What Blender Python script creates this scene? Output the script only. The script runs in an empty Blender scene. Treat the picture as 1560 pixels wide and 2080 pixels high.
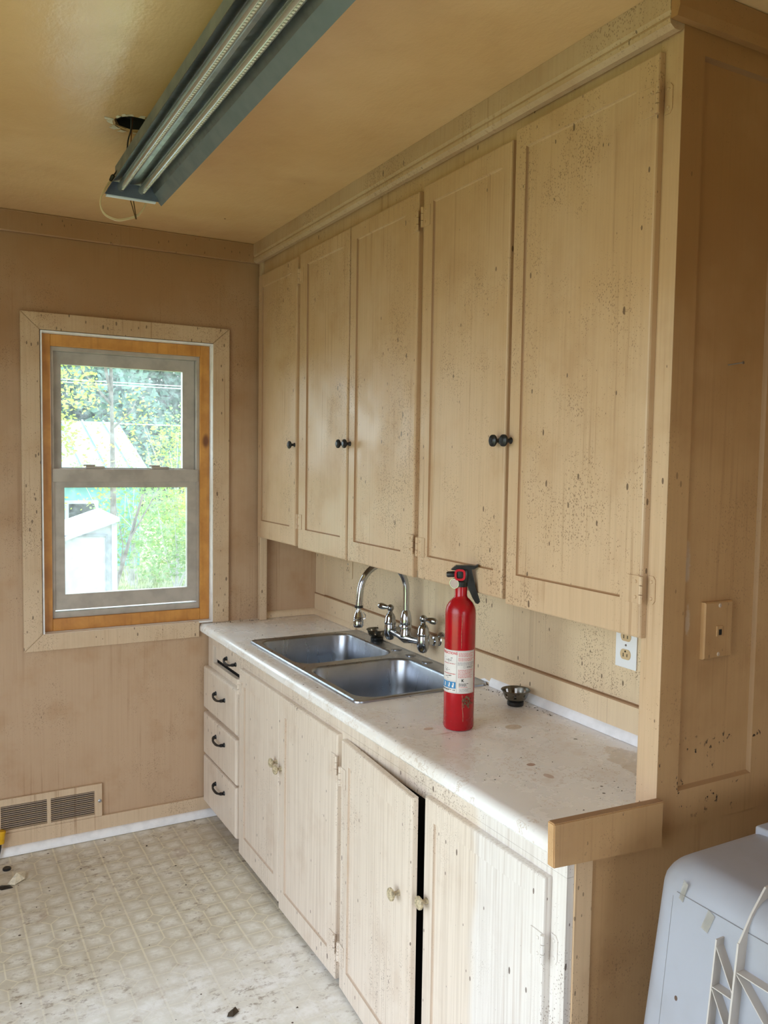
import bpy, bmesh, math, random
from mathutils import Vector, Matrix
PI = math.pi
S = bpy.context.scene
C = S.collection
RND = random.Random(7)

# ------------------------------------------------------------------ camera
cam = bpy.data.objects.new('camera', bpy.data.cameras.new('camera'))
C.objects.link(cam)
YAW, PITCH, ROLL, FPX = 0.5065, -0.0632, 0.0149, 1696.74
fw = Vector((math.sin(YAW)*math.cos(PITCH), math.cos(YAW)*math.cos(PITCH), math.sin(PITCH)))
rt = Vector((math.cos(YAW), -math.sin(YAW), 0))
upv = rt.cross(fw)
r2 = math.cos(ROLL)*rt + math.sin(ROLL)*upv
u2 = -math.sin(ROLL)*rt + math.cos(ROLL)*upv
cam.matrix_world = Matrix(((r2.x, u2.x, -fw.x, -1.6729), (r2.y, u2.y, -fw.y, -3.7151), (r2.z, u2.z, -fw.z, 1.6758), (0, 0, 0, 1)))
cam.data.sensor_fit = 'VERTICAL'
cam.data.sensor_height = 36
cam.data.lens = FPX*36/2080
cam.data.clip_start = 0.05
S.camera = cam

# ------------------------------------------------------------------ sky, sun, portals, exposure
W = bpy.data.worlds.new('sky'); S.world = W; W.use_nodes = True
wn = W.node_tree.nodes; wl = W.node_tree.links
bg = wn['Background']
tc = wn.new('ShaderNodeTexCoord'); sp = wn.new('ShaderNodeSeparateXYZ'); rp = wn.new('ShaderNodeValToRGB')
wl.new(tc.outputs['Generated'], sp.inputs[0]); wl.new(sp.outputs['Z'], rp.inputs[0]); wl.new(rp.outputs[0], bg.inputs[0])
rp.color_ramp.elements[0].position = 0.0; rp.color_ramp.elements[0].color = (0.84, 0.92, 1.0, 1)
rp.color_ramp.elements[1].position = 0.8; rp.color_ramp.elements[1].color = (0.70, 0.84, 1.0, 1)
bg.inputs[1].default_value = 4.4
sun = bpy.data.objects.new('sun', bpy.data.lights.new('sun', 'SUN')); C.objects.link(sun)
sun.data.energy = 2.2; sun.data.angle = math.radians(6); sun.data.color = (1, 0.95, 0.85)
sun.rotation_euler = (0, math.radians(42), 0)           # from the +x side, parallel to the window wall
def portal(name, loc, rot, sx, sy):
    l = bpy.data.lights.new(name, 'AREA'); l.shape = 'RECTANGLE'; l.size = sx; l.size_y = sy
    l.cycles.is_portal = True
    o = bpy.data.objects.new(name, l); C.objects.link(o); o.location = loc; o.rotation_euler = rot
portal('portal_left', (-2.71, -2.60, 1.2), (0, -PI/2, 0), 2.3, 2.3)
portal('portal_front', (-1.15, -6.36, 1.35), (PI/2, 0, 0), 1.2, 1.5)
portal('portal_back', (-0.87, 0.2, 1.55), (-PI/2, 0, 0), 0.75, 1.3)
vs = S.view_settings
vs.view_transform = 'Standard'; vs.look = 'None'; vs.gamma = 1; vs.exposure = 0.52
vs.use_curve_mapping = False
S.cycles.max_bounces = 14; S.cycles.diffuse_bounces = 8; S.cycles.glossy_bounces = 4; S.cycles.transparent_max_bounces = 12
S.cycles.sample_clamp_indirect = 6
S.cycles.use_denoising = True

# ------------------------------------------------------------------ materials
class G:
    def __init__(s, name):
        s.m = bpy.data.materials.new(name); s.m.use_nodes = True
        s.t = s.m.node_tree; s.b = s.t.nodes['Principled BSDF']; s.out = s.t.nodes['Material Output']
        s._p = None
    def n(s, ty, **kw):
        o = s.t.nodes.new('ShaderNode'+ty)
        for k, v in kw.items():
            if k[0] == '_': setattr(o, k[1:], v)
            else: s.set(o.inputs[k.replace('__', ' ')], v)
        return o
    def set(s, inp, v):
        if isinstance(v, bpy.types.NodeSocket): s.t.links.new(v, inp)
        elif isinstance(v, bpy.types.Node): s.t.links.new(v.outputs[0], inp)
        elif isinstance(v, (tuple, list)) and len(v) == 3 and inp.type == 'RGBA': inp.default_value = (*v, 1)
        else: inp.default_value = v
    def pos(s):
        if not s._p: s._p = s.n('NewGeometry').outputs['Position']
        return s._p
    def map(s, sc, off=(0, 0, 0)):
        o = s.n('Mapping', Vector=s.pos()); o.inputs['Scale'].default_value = sc; o.inputs['Location'].default_value = off
        return o.outputs[0]
    def noise(s, sc, det=3, rough=.55, off=(0, 0, 0)):
        if not isinstance(sc, (tuple, list)): sc = (sc, sc, sc)
        return s.n('TexNoise', Vector=s.map(sc, off), Scale=1.0, Detail=det, Roughness=rough).outputs[0]
    def mth(s, op, a, b=0.0, c=None):
        o = s.n('Math', _operation=op); s.set(o.inputs[0], a); s.set(o.inputs[1], b)
        if c is not None: s.set(o.inputs[2], c)
        return o.outputs[0]
    def step(s, v, a, b, lo=0.0, hi=1.0):
        o = s.n('MapRange', _interpolation_type='SMOOTHSTEP'); s.set(o.inputs[0], v)
        for i, q in enumerate((a, b, lo, hi)): s.set(o.inputs[i+1], q)
        return o.outputs[0]
    def mix(s, f, a, b):
        o = s.n('MixRGB'); s.set(o.inputs[0], f); s.set(o.inputs[1], a); s.set(o.inputs[2], b)
        return o.outputs[0]
    def bump(s, h, st=.2, d=.002):
        o = s.n('Bump', Strength=st, Distance=d, Height=h); s.set(s.b.inputs['Normal'], o.outputs[0])
    def col(s, c): s.set(s.b.inputs['Base Color'], c); return s
    def rough(s, r): s.set(s.b.inputs['Roughness'], r); return s

def simple(name, c, rough=.5, metal=0.0, spec=.5, var=0.0, vscale=30):
    g = G(name)
    if var:
        v = g.noise(vscale)
        g.col(g.mix(g.step(v, .35, .7), c, tuple(x*(1-var) for x in c)))
        g.rough(g.step(v, .3, .7, rough*.8, min(1, rough*1.3)))
    else: g.col(c).rough(rough)
    g.b.inputs['Metallic'].default_value = metal
    g.b.inputs['Specular IOR Level'].default_value = spec
    return g.m

def paint(name, base, tan=(.42, .24, .09), nic=.5, hi=.75, streak=.5, speck=.5, grain=.12, rough=.42, bump=.12, white=0, scuff=None):
    """aged cream paint: smoke film thicker towards the ceiling, rust drips, fly specks, brush grain"""
    g = G(name)
    z = g.n('SeparateXYZ', Vector=g.pos()).outputs['Z']
    big = g.noise(1.7, 5, .6)
    film = g.mth('ADD', g.step(z, .75, 2.7, 0, hi), g.step(big, .3, .75, -.28, .34))
    film = g.mth('MULTIPLY', g.step(film, -.1, 1.1), nic)
    c = g.mix(film, base, tan)
    pat = g.noise(5.5, 4, .6, (3, 1, 7))
    c = g.mix(g.step(pat, .48, .8, 0, .42*nic+.05), c, (.36, .18, .07))
    if white: c = g.mix(g.mth('MULTIPLY', g.step(g.mth('ADD', g.n('SeparateXYZ', Vector=g.pos()).outputs['Y'], g.mth('MULTIPLY', g.noise(3, 2), .12)), -2.06, -2.10), white), c, (.77, .765, .765))
    gr = g.noise((130, 130, 2.6), 2)
    c = g.mix(g.step(gr, .35, .75, 0, grain), c, (.20, .11, .05))
    if streak:
        st = g.noise((85, 85, 1.5), 3, .55, (5, 5, 0)); mk = g.noise((3.2, 3.2, 2.2), 3, .6, (9, 2, 4))
        f = g.mth('MULTIPLY', g.step(st, .56, .66), g.step(mk, .42, .68))
        c = g.mix(g.mth('MULTIPLY', f, streak), c, (.25, .12, .045))
    if speck:
        den = g.noise((3.4, 3.4, 2.4), 5, .7, (1, 8, 2))
        vo = g.n('TexVoronoi', Vector=g.map((330, 330, 210)), Scale=1.0)
        rnd = g.n('SeparateColor', Color=vo.outputs['Color']).outputs[0]
        siz = g.mth('MULTIPLY', g.mth('POWER', rnd, 2.2), g.step(den, .40, .66, .05, .62))
        f = g.mth('LESS_THAN', vo.outputs['Distance'], siz)
        c = g.mix(g.mth('MULTIPLY', f, speck*.8), c, (.13, .065, .028))
        vo2 = g.n('TexVoronoi', Vector=g.map((60, 60, 24)), Scale=1.0)
        r3 = g.n('SeparateColor', Color=vo2.outputs['Color']).outputs[1]
        f2 = g.mth('LESS_THAN', vo2.outputs['Distance'], g.mth('MULTIPLY', g.mth('POWER', r3, 5.0), g.step(den, .3, .7, .08, .30)))
        c = g.mix(g.mth('MULTIPLY', f2, speck), c, (.07, .035, .018))
    if scuff:
        z0, z1 = scuff
        xyz = g.n('SeparateXYZ', Vector=g.pos())
        band = g.mth('MULTIPLY', g.step(xyz.outputs['Z'], z0, z0+.05), g.step(xyz.outputs['Z'], z1, z1-.05))
        sc = g.mth('MULTIPLY', g.step(g.noise((95, 95, 60), 3, .6, (2, 2, 5)), .60, .66), g.step(g.noise((13, 13, 17), 2, .5, (6, 1, 3)), .54, .62))
        c = g.mix(g.mth('MULTIPLY', sc, band), c, (.02, .014, .008))
        for px, pz, a, b in ((-.200, 1.455, .014, .062), (-.192, 1.33, .010, .045)):
            dx = g.mth('DIVIDE', g.mth('SUBTRACT', xyz.outputs['X'], px), a); dz = g.mth('DIVIDE', g.mth('SUBTRACT', xyz.outputs['Z'], pz), b)
            d = g.mth('ADD', g.mth('ADD', g.mth('MULTIPLY', dx, dx), g.mth('MULTIPLY', dz, dz)), g.mth('MULTIPLY', g.noise(60, 4, .7), 1.6))
            c = g.mix(g.step(d, 1.6, .9, 0, .5), c, (.66, .56, .45))
    g.col(c)
    g.rough(g.step(pat, .3, .7, rough*.85, rough*1.25))
    g.bump(g.mth('ADD', g.mth('MULTIPLY', gr, .6), g.noise(60, 3)), bump, .0015)
    return g.m

CREAM = (.60, .425, .275)
M_CAB = paint('aged cream cabinet paint', CREAM, tan=(.42, .225, .075), nic=.62, hi=.78, streak=.42, speck=.8)
M_LOW = paint('aged cream base cabinet paint', (.74, .645, .545), tan=(.50, .36, .23), nic=.38, hi=.1, streak=.22, speck=.8, grain=.20, white=.55)
M_WALL = paint('aged cream wall paint', (.50, .345, .22), tan=(.30, .145, .05), nic=.85, hi=.95, streak=.3, speck=.6, grain=.07, rough=.5)
M_TRIM = paint('aged cream trim paint', (.62, .47, .32), tan=(.38, .21, .08), nic=.62, hi=.75, streak=.45, speck=.7, grain=.10)
M_END = paint('aged tan partition paint', (.60, .375, .185), tan=(.30, .135, .038), nic=.85, hi=.95, streak=.25, speck=.45, grain=.06, scuff=(.86, 1.09))
M_ENDG = paint('dark tan partition groove', (.40, .24, .12), tan=(.22, .10, .035), nic=.9, streak=.1, speck=.2, grain=.05)  # browner tone for the bevel faces of the sunk panel
M_ENDL = paint('aged tan end strip lit tone', (.70, .50, .31), tan=(.40, .22, .09), nic=.6, hi=.4, streak=.3, speck=.6, grain=.06)  # lighter copy of the partition paint, brighter shading put into its colour
M_SPLASH = paint('aged cream splash paint', (.72, .57, .385), tan=(.45, .32, .18), nic=.3, hi=.3, streak=.2, speck=.8, grain=.06)
M_GRIME = paint('brown grime and groove tone', (.36, .21, .11), tan=(.22, .10, .04), nic=.5, streak=.2, speck=.3, grain=.1, rough=.6)
M_BROWNL = paint('lighter brown grime and groove tone', (.56, .44, .34), tan=(.36, .23, .13), nic=.5, streak=.4, speck=.5, grain=.1, rough=.6)
M_CAULK = simple('white painted moulding', (.86, .86, .87), .4, var=.12, vscale=25)
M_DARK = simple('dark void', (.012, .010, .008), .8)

def ceiling_mat():
    g = G('tobacco stained gloss ceiling paint')
    big = g.noise(1.1, 4, .6, (4, 4, 0)); pat = g.noise(4, 4, .6)
    c = g.mix(g.step(big, .3, .7), (.76, .52, .28), (.66, .42, .20))
    c = g.mix(g.step(pat, .45, .85, 0, .22), c, (.36, .20, .085))
    vo = g.n('TexVoronoi', Vector=g.map((9, 9, 9)), Scale=1.0)
    r = g.n('SeparateColor', Color=vo.outputs['Color']).outputs[0]
    c = g.mix(g.mth('LESS_THAN', vo.outputs['Distance'], g.mth('MULTIPLY', g.mth('POWER', r, 8.0), .06)), c, (.12, .07, .03))
    g.col(c); g.rough(g.step(pat, .3, .7, .17, .26))
    g.bump(g.mth('ADD', g.noise((26, 12, 20), 4, .6), g.mth('MULTIPLY', g.noise(120, 3), .25)), .35, .004)
    return g.m
M_CEIL = ceiling_mat()

def vinyl():
    g = G('printed sheet vinyl')
    P = .1685; PX0, PY0 = -1.127, -.593
    xyz = g.n('SeparateXYZ', Vector=g.pos())
    wob = g.noise(14, 2); wob2 = g.noise(14, 2, .5, (7, 3, 1))
    def cell(v, o):
        a = g.mth('DIVIDE', g.mth('SUBTRACT', v, o), P)
        return g.mth('ABSOLUTE', g.mth('SUBTRACT', g.mth('SUBTRACT', a, g.mth('FLOOR', a)), .5))   # 0 at half period, .5 at the diamond
    cx = cell(g.mth('ADD', xyz.outputs[0], g.mth('MULTIPLY', g.mth('SUBTRACT', wob, .5), .003)), PX0)
    cy = cell(g.mth('ADD', xyz.outputs[1], g.mth('MULTIPLY', g.mth('SUBTRACT', wob2, .5), .003)), PY0)
    dx = g.mth('SUBTRACT', .5, cx); dy = g.mth('SUBTRACT', .5, cy)      # distance to the diamond lines
    man = g.mth('ADD', dx, dy)
    outd = g.mth('GREATER_THAN', man, .205)
    def line(d, w): return g.step(d, w*.55, w*1.3, 1, 0)
    l1 = g.mth('MAXIMUM', line(cx, .021), line(cy, .014))
    l2 = g.mth('MULTIPLY', g.mth('MAXIMUM', line(dx, .016), line(dy, .014)), outd)
    l3 = line(g.mth('ABSOLUTE', g.mth('SUBTRACT', man, .20)), .02)
    ln = g.mth('MAXIMUM', g.mth('MAXIMUM', l1, l2), l3)
    # cloudy paler middle of each printed tile
    ex = g.mth('MINIMUM', cx, dx); ey = g.mth('MINIMUM', cy, dy)
    mid = g.step(g.mth('MINIMUM', ex, ey), .03, .2)
    cl = g.noise((60, 110, 60), 4, .65)
    big = g.noise(2.2, 3, .6, (2, 6, 0))
    worn_lit = g.step(xyz.outputs[1], -.85, -1.35)                            # worn print, plus daylight painted in as white, towards the camera
    c = g.mix(g.mth('MULTIPLY', mid, g.step(cl, .3, .65, .35, 1.0)), (.60, .55, .43), (.84, .82, .74))
    c = g.mix(g.mth('MULTIPLY', ln, g.step(worn_lit, 0, 1, .85, .5)), c, (.80, .74, .56))
    c = g.mix(g.step(big, .35, .7, 0, .35), c, (.50, .42, .29))
    wear = g.mth('MULTIPLY', g.step(g.noise(9, 5, .7, (3, 3, 3)), .45, .62), g.step(worn_lit, 0, 1, .2, .9))
    c = g.mix(g.mth('MULTIPLY', worn_lit, .55), c, (.93, .93, .91))
    c = g.mix(g.mth('MULTIPLY', wear, .6), c, (.97, .97, .97))
    d1 = g.mth('MULTIPLY', g.step(g.noise((26, 38, 30), 6, .75, (8, 1, 2)), .52, .64), g.step(g.noise(3.4, 3, .6, (5, 5, 1)), .40, .60))
    c = g.mix(g.mth('MULTIPLY', d1, .7), c, (.24, .17, .11))
    d2 = g.step(g.noise(5, 6, .75, (1, 2, 9)), .56, .72)
    c = g.mix(g.mth('MULTIPLY', d2, .6), c, (.36, .25, .17))
    vo = g.n('TexVoronoi', Vector=g.map((30, 30, 30)), Scale=1.0)
    r = g.n('SeparateColor', Color=vo.outputs['Color']).outputs[0]
    c = g.mix(g.mth('LESS_THAN', vo.outputs['Distance'], g.mth('MULTIPLY', g.mth('POWER', r, 6.0), .15)), c, (.09, .06, .04))
    g.col(c); g.rough(g.step(cl, .3, .7, .3, .48))
    g.bump(g.mth('ADD', g.mth('MULTIPLY', ln, -.4), cl), .25, .0015)
    return g.m
M_FLOOR = vinyl()

def laminate():
    g = G('stained white laminate')
    a = g.noise(2.6, 5, .6); b = g.noise((7, 7, 7), 5, .65, (4, 2, 1))
    c = g.mix(g.step(a, .35, .7), (.88, .87, .86), (.80, .75, .69))
    ring = g.mth('ABSOLUTE', g.mth('SUBTRACT', b, .56))
    c = g.mix(g.step(ring, 0, .012, .45, 0), c, (.42, .28, .16))
    c = g.mix(g.step(b, .56, .70, 0, .38), c, (.56, .43, .30))
    s = g.noise((30, 90, 30), 5, .7, (3, 9, 1))
    c = g.mix(g.mth('MULTIPLY', g.step(s, .64, .72), g.step(g.noise(4, 2), .4, .65)), c, (.30, .18, .10))
    vo = g.n('TexVoronoi', Vector=g.map((40, 40, 40)), Scale=1.0)
    r = g.n('SeparateColor', Color=vo.outputs['Color']).outputs[0]
    c = g.mix(g.mth('LESS_THAN', vo.outputs['Distance'], g.mth('MULTIPLY', g.mth('POWER', r, 7.0), .16)), c, (.06, .04, .03))
    w = g.noise(11, 4, .7, (2, 2, 8))
    c = g.mix(g.step(w, .58, .75, 0, .5), c, (.86, .86, .87))
    xyz = g.n('SeparateXYZ', Vector=g.pos()); nz = g.mth('MULTIPLY', g.noise(22, 4, .7), 1.5)
    for px, py, a, q, cc, am in ((-.07, -2.26, .085, .19, (.52, .40, .27), .55), (-.335, -2.09, .013, .010, (.30, .12, .06), .8), (-.345, -2.17, .012, .020, (.40, .22, .14), .6), (-.42, -1.735, .018, .012, (.42, .20, .08), .6), (-.19, -1.83, .03, .022, (.48, .32, .16), .6), (-.40, -1.79, .03, .005, (.45, .24, .12), .5)):
        dx = g.mth('DIVIDE', g.mth('SUBTRACT', xyz.outputs[0], px), a); dy = g.mth('DIVIDE', g.mth('SUBTRACT', xyz.outputs[1], py), q)
        d = g.mth('ADD', g.mth('ADD', g.mth('MULTIPLY', dx, dx), g.mth('MULTIPLY', dy, dy)), nz)
        c = g.mix(g.step(d, 1.60, 1.45, 0, am), c, cc)
    g.col(c); g.rough(g.step(b, .3, .7, .20, .36))
    g.b.inputs['Specular IOR Level'].default_value = .6
    g.bump(g.noise(140, 3), .06, .001)
    return g.m
M_LAM = laminate()

def steel(name, c, r0, r1, sc=(60, 6, 60), dk=.6):
    g = G(name)
    v = g.noise(sc, 4, .6); w = g.noise(8, 4, .7)
    g.col(g.mix(g.step(w, .4, .75), c, tuple(x*dk for x in c)))
    g.rough(g.step(v, .3, .7, r0, r1)); g.b.inputs['Metallic'].default_value = 1
    g.bump(v, .05, .0008)
    return g.m
M_STEEL = steel('stainless sink steel', (.42, .445, .49), .26, .40, (40, 40, 6), .82)
M_CHROME = steel('worn chrome', (.50, .52, .55), .07, .20, (30, 30, 30))
M_BASKET = steel('tarnished strainer metal', (.20, .19, .16), .22, .45)
M_BRONZE = simple('dark bronze', (.018, .018, .020), .38, .3, var=.3)
M_KNOBL = simple('worn antique cream knob', (.58, .48, .31), .4, var=.55, vscale=160)
M_RUB = simple('black plastic', (.012, .013, .013), .35, var=.3, vscale=60)
M_GALV = steel('galvanised reflector', (.36, .40, .41), .30, .5, (40, 40, 40))
M_FIXGREY = simple('grey enamel fixture', (.20, .23, .25), .45, .35, var=.15, vscale=9)
M_FIXCAP = simple('blue grey end cap', (.10, .12, .165), .5, var=.2)
M_FIXWHITE = simple('pale enamel edge', (.60, .66, .72), .4)
def tube_mat():
    g = G('clear lamp tube')
    g.col((.55, .56, .50)).rough(.18); g.b.inputs['Metallic'].default_value = .75
    return g.m
M_TUBE = tube_mat()
M_LED = simple('lamp diode strip', (.70, .70, .58), .4)
M_WIREB = simple('black wire', (.02, .014, .010), .5)
M_WIREO = simple('brown wire', (.22, .08, .025), .5)
M_WIREN = simple('orange wire nut', (.65, .13, .02), .45)
M_CORD = simple('clear yellowed cord', (.62, .47, .26), .3)
M_BRASS = simple('tarnished pull chain', (.12, .07, .03), .4, .7)
M_PINE = None
def pine():
    g = G('varnished pine')
    xyz = g.map((1, 1, 1))
    w = g.noise((9, 40, 9), 4, .6); w2 = g.noise((60, 60, 4), 2)
    c = g.mix(g.step(w, .3, .7), (.62, .29, .065), (.46, .19, .04))
    c = g.mix(g.step(w2, .5, .8, 0, .4), c, (.30, .11, .025))
    vo = g.n('TexVoronoi', Vector=g.map((5.2, 3, 2.6), (.3, 0, .25)), Scale=1.0)
    c = g.mix(g.step(vo.outputs['Distance'], .06, .12, .9, 0), c, (.14, .04, .012))
    g.col(c).rough(.35)
    return g.m
M_PINE = pine()
M_VINYLW = simple('white vinyl window frame', (.46, .415, .365), .4, var=.2, vscale=14)
M_RED = simple('gloss red enamel', (.40, .003, .010), .22, var=.18, vscale=22)
M_REDP = simple('red plastic', (.50, .006, .018), .35)
M_LABEL = simple('printed label white', (.74, .70, .68), .45, var=.06)
M_INKR = simple('red ink', (.62, .10, .10), .5)
M_INKK = simple('black ink', (.02, .02, .02), .5)
M_INKB = simple('blue ink', (.02, .20, .45), .5)
M_INKG = simple('grey ink', (.30, .28, .30), .5)
M_COBW = simple('dusty cobweb', (.20, .11, .06), .9, var=.4, vscale=200)
M_GAUGE = simple('gauge face', (.46, .36, .32), .5)
M_OUTW = simple('white outlet plate', (.82, .84, .88), .35)
M_OUTT = simple('tan receptacle', (.62, .46, .27), .4)
M_TUB = None
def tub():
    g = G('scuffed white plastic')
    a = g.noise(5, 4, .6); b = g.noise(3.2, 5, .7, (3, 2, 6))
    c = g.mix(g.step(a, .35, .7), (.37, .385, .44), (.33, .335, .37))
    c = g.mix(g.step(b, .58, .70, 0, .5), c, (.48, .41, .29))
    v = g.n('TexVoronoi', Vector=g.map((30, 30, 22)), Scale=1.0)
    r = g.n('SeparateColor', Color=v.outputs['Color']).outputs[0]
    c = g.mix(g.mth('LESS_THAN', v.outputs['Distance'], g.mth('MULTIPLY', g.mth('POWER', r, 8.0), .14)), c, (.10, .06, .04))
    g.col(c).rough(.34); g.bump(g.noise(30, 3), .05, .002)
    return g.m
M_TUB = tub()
M_TUBRIB = simple('dull plastic rib', (.55, .51, .47), .45)
M_YEL = simple('yellow plastic', (.72, .40, .01), .45, var=.2)
M_PAPER = simple('dirty paper scrap', (.74, .66, .50), .8, var=.3, vscale=60)
M_CRUMB = simple('dark crumbs', (.030, .018, .010), .9)
M_LEAFD = simple('dead brown leaf', (.06, .04, .022), .8, var=.3)
M_TAPE = simple('yellowed clear tape', (.50, .47, .40), .10, spec=.8, var=.25, vscale=60)
M_TAPE.node_tree.nodes['Principled BSDF'].inputs['Alpha'].default_value = .38
def glass(dust=.085):
    g = G('dusty window glass')
    tr = g.n('BsdfTransparent', Color=(.93, .97, .96)); gl = g.n('BsdfGlossy', Color=(1, 1, 1), Roughness=.02)
    du = g.n('BsdfTranslucent', Color=(.90, .96, 1.0))
    d = g.noise(35, 5, .7); d2 = g.noise((6, 6, 3), 3)
    f = g.mth('ADD', g.step(d, .35, .75, dust*.35, dust*1.35), g.step(d2, .4, .8, 0, dust*.4))
    m1 = g.n('MixShader'); g.set(m1.inputs[0], f); g.set(m1.inputs[1], tr); g.set(m1.inputs[2], du)
    m2 = g.n('MixShader', Fac=.05); g.set(m2.inputs[1], m1); g.set(m2.inputs[2], gl)
    g.set(g.out.inputs['Surface'], m2.outputs[0])
    return g.m
M_GLASS = glass()
def leafmat(name, c1, c2):
    g = G(name)
    n = g.noise(1.6, 3, .6); f = g.noise(14, 2)
    c = g.mix(g.step(n, .35, .65), c1, c2)
    c = g.mix(g.step(f, .3, .7, 0, .4), c, tuple(x*.55 for x in c1))
    g.col(c).rough(.6)
    tl = g.n('BsdfTranslucent', Color=c); mx = g.n('MixShader', Fac=.4)
    g.set(mx.inputs[1], g.b.outputs[0]); g.set(mx.inputs[2], tl.outputs[0]); g.set(g.out.inputs['Surface'], mx.outputs[0])
    return g.m
M_LEAF_DK = leafmat('blue green conifer foliage', (.20, .36, .29), (.30, .46, .38))
M_LEAF_YG = leafmat('yellow green spring foliage', (.34, .48, .06), (.50, .55, .10))
M_LEAF_G = leafmat('fresh green foliage', (.18, .36, .08), (.34, .48, .12))
M_BARK = simple('grey bark', (.16, .13, .11), .9, var=.4, vscale=12)
M_BARKL = simple('pale bark', (.50, .46, .46), .9, var=.3, vscale=12)
M_GRASS = simple('dry spring grass', (.36, .40, .16), .9, var=.4, vscale=3)
M_SHED = simple('white painted shed boards', (.42, .45, .52), .6, var=.08, vscale=5)
M_SHEDT = simple('grey shed trim shadow line', (.20, .22, .26), .7)
M_TURQ = simple('turquoise metal sheet', (.13, .36, .34), .5, var=.1, vscale=3)
M_TURQR = simple('pale turquoise metal roof', (.20, .38, .39), .45, var=.12, vscale=3)
M_CABLE = simple('pale cable', (.62, .64, .68), .6)

# ------------------------------------------------------------------ mesh helpers
class MB:
    def __init__(s): s.bm = bmesh.new(); s.mi = 0; s.T = None
    def v(s, p):
        p = Vector(p)
        return s.bm.verts.new(s.T @ p if s.T else p)
    def f(s, vs, mi=None):
        try: q = s.bm.faces.new(vs)
        except ValueError: return None
        q.material_index = s.mi if mi is None else mi
        return q
    def loops(s, L, cap0=True, cap1=True, closed=True, mis=None, ring=False):
        R = [[s.v(p) for p in l] for l in L]
        n = len(R[0]); pairs = list(zip(R, R[1:]))
        if ring: pairs.append((R[-1], R[0]))
        for k, (a, b) in enumerate(pairs):
            for i in range(n if closed else n-1):
                j = (i+1) % n
                s.f((a[i], a[j], b[j], b[i]), (mis[k][i] if isinstance(mis[k], tuple) else mis[k]) if mis else None)
        if not ring:
            if cap0: s.f(R[0][::-1])
            if cap1: s.f(R[-1])
        return s
    def box(s, x0, x1, y0, y1, z0, z1, bev=0.0, seg=2):
        x0, x1 = sorted((x0, x1)); y0, y1 = sorted((y0, y1)); z0, z1 = sorted((z0, z1))
        V = [s.v(p) for p in ((x0, y0, z0), (x1, y0, z0), (x1, y1, z0), (x0, y1, z0), (x0, y0, z1), (x1, y0, z1), (x1, y1, z1), (x0, y1, z1))]
        F = [s.f([V[i] for i in q]) for q in ((0, 3, 2, 1), (4, 5, 6, 7), (0, 1, 5, 4), (1, 2, 6, 5), (2, 3, 7, 6), (3, 0, 4, 7))]
        if bev:
            E = list({e for f in F for e in f.edges})
            bmesh.ops.bevel(s.bm, geom=E, offset=bev, segments=seg, profile=.5, affect='EDGES', clamp_overlap=True, material=-1)
        return s
    def prism(s, pts, vec, mi=None):
        vec = Vector(vec)
        a = [Vector(p) for p in pts]
        return s.loops([a, [p+vec for p in a]])
    def lathe(s, prof, o, ax=(0, 0, 1), n=24, cap0=True, cap1=True, a0=0.0, mis=None):
        ax = Vector(ax).normalized(); o = Vector(o)
        t = Vector((1, 0, 0)) if abs(ax.x) < .9 else Vector((0, 1, 0))
        u = (t-ax*t.dot(ax)).normalized(); w = ax.cross(u)
        L = [[o+ax*h+(u*math.cos(2*PI*i/n+a0)+w*math.sin(2*PI*i/n+a0))*max(r, 1e-5) for i in range(n)] for r, h in prof]
        return s.loops(L, cap0, cap1, mis=mis)
    def tube(s, path, r, n=8, caps=True):
        P = [Vector(p) for p in path]; R = r if isinstance(r, (list, tuple)) else [r]*len(P)
        L = []; u = None
        for i, p in enumerate(P):
            d = (P[min(i+1, len(P)-1)]-P[max(i-1, 0)]).normalized()
            if u is None:
                t = Vector((0, 0, 1)) if abs(d.z) < .9 else Vector((1, 0, 0))
                u = (t-d*t.dot(d)).normalized()
            else:
                u = (u-d*u.dot(d)).normalized()
            w = d.cross(u)
            L.append([p+(u*math.cos(2*PI*k/n)+w*math.sin(2*PI*k/n))*R[i] for k in range(n)])
        return s.loops(L, caps, caps)
    def sphere(s, c, r, n=12, sc=(1, 1, 1)):
        m = n//2; c = Vector(c)
        L = [[c+Vector((math.sin(PI*j/m)*math.cos(2*PI*i/n)*r*sc[0], math.sin(PI*j/m)*math.sin(2*PI*i/n)*r*sc[1], -math.cos(PI*j/m)*r*sc[2])) for i in range(n)] for j in [.12]+list(range(1, m))+[m-.12]]
        return s.loops(L)

ORG = {}
def thing(name, label, cat, loc, group=None):
    o = bpy.data.objects.new(name, None); C.objects.link(o)
    o.location = loc; o.empty_display_size = .05
    ORG[o.name] = Vector(loc)
    if label: o['label'] = label
    if cat: o['category'] = cat
    if group: o['group'] = group
    return o
def struct_root(name, label, loc):
    o = thing(name, label, None, loc); o['kind'] = 'structure'; return o
def obj(name, mb, mats, parent=None, smooth=False, label=None, cat=None, group=None, kind=None, loc=None, ang=40):
    bm = mb.bm
    bmesh.ops.remove_doubles(bm, verts=bm.verts, dist=1e-6)
    bmesh.ops.recalc_face_normals(bm, faces=bm.faces)
    org = ORG[parent.name] if parent else Vector(loc) if loc else Vector((0, 0, 0))
    bmesh.ops.translate(bm, vec=-org, verts=bm.verts)
    me = bpy.data.meshes.new(name); bm.to_mesh(me); bm.free()
    if not isinstance(mats, (list, tuple)): mats = [mats]
    for m in mats: me.materials.append(m)
    if smooth:
        me.polygons.foreach_set('use_smooth', [True]*len(me.polygons))
        me.set_sharp_from_angle(angle=math.radians(ang))
    o = bpy.data.objects.new(name, me); C.objects.link(o)
    if parent: o.parent = parent
    elif loc: o.location = loc
    ORG[o.name] = org
    if label: o['label'] = label
    if cat: o['category'] = cat
    if group: o['group'] = group
    if kind: o['kind'] = kind
    return o
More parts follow.
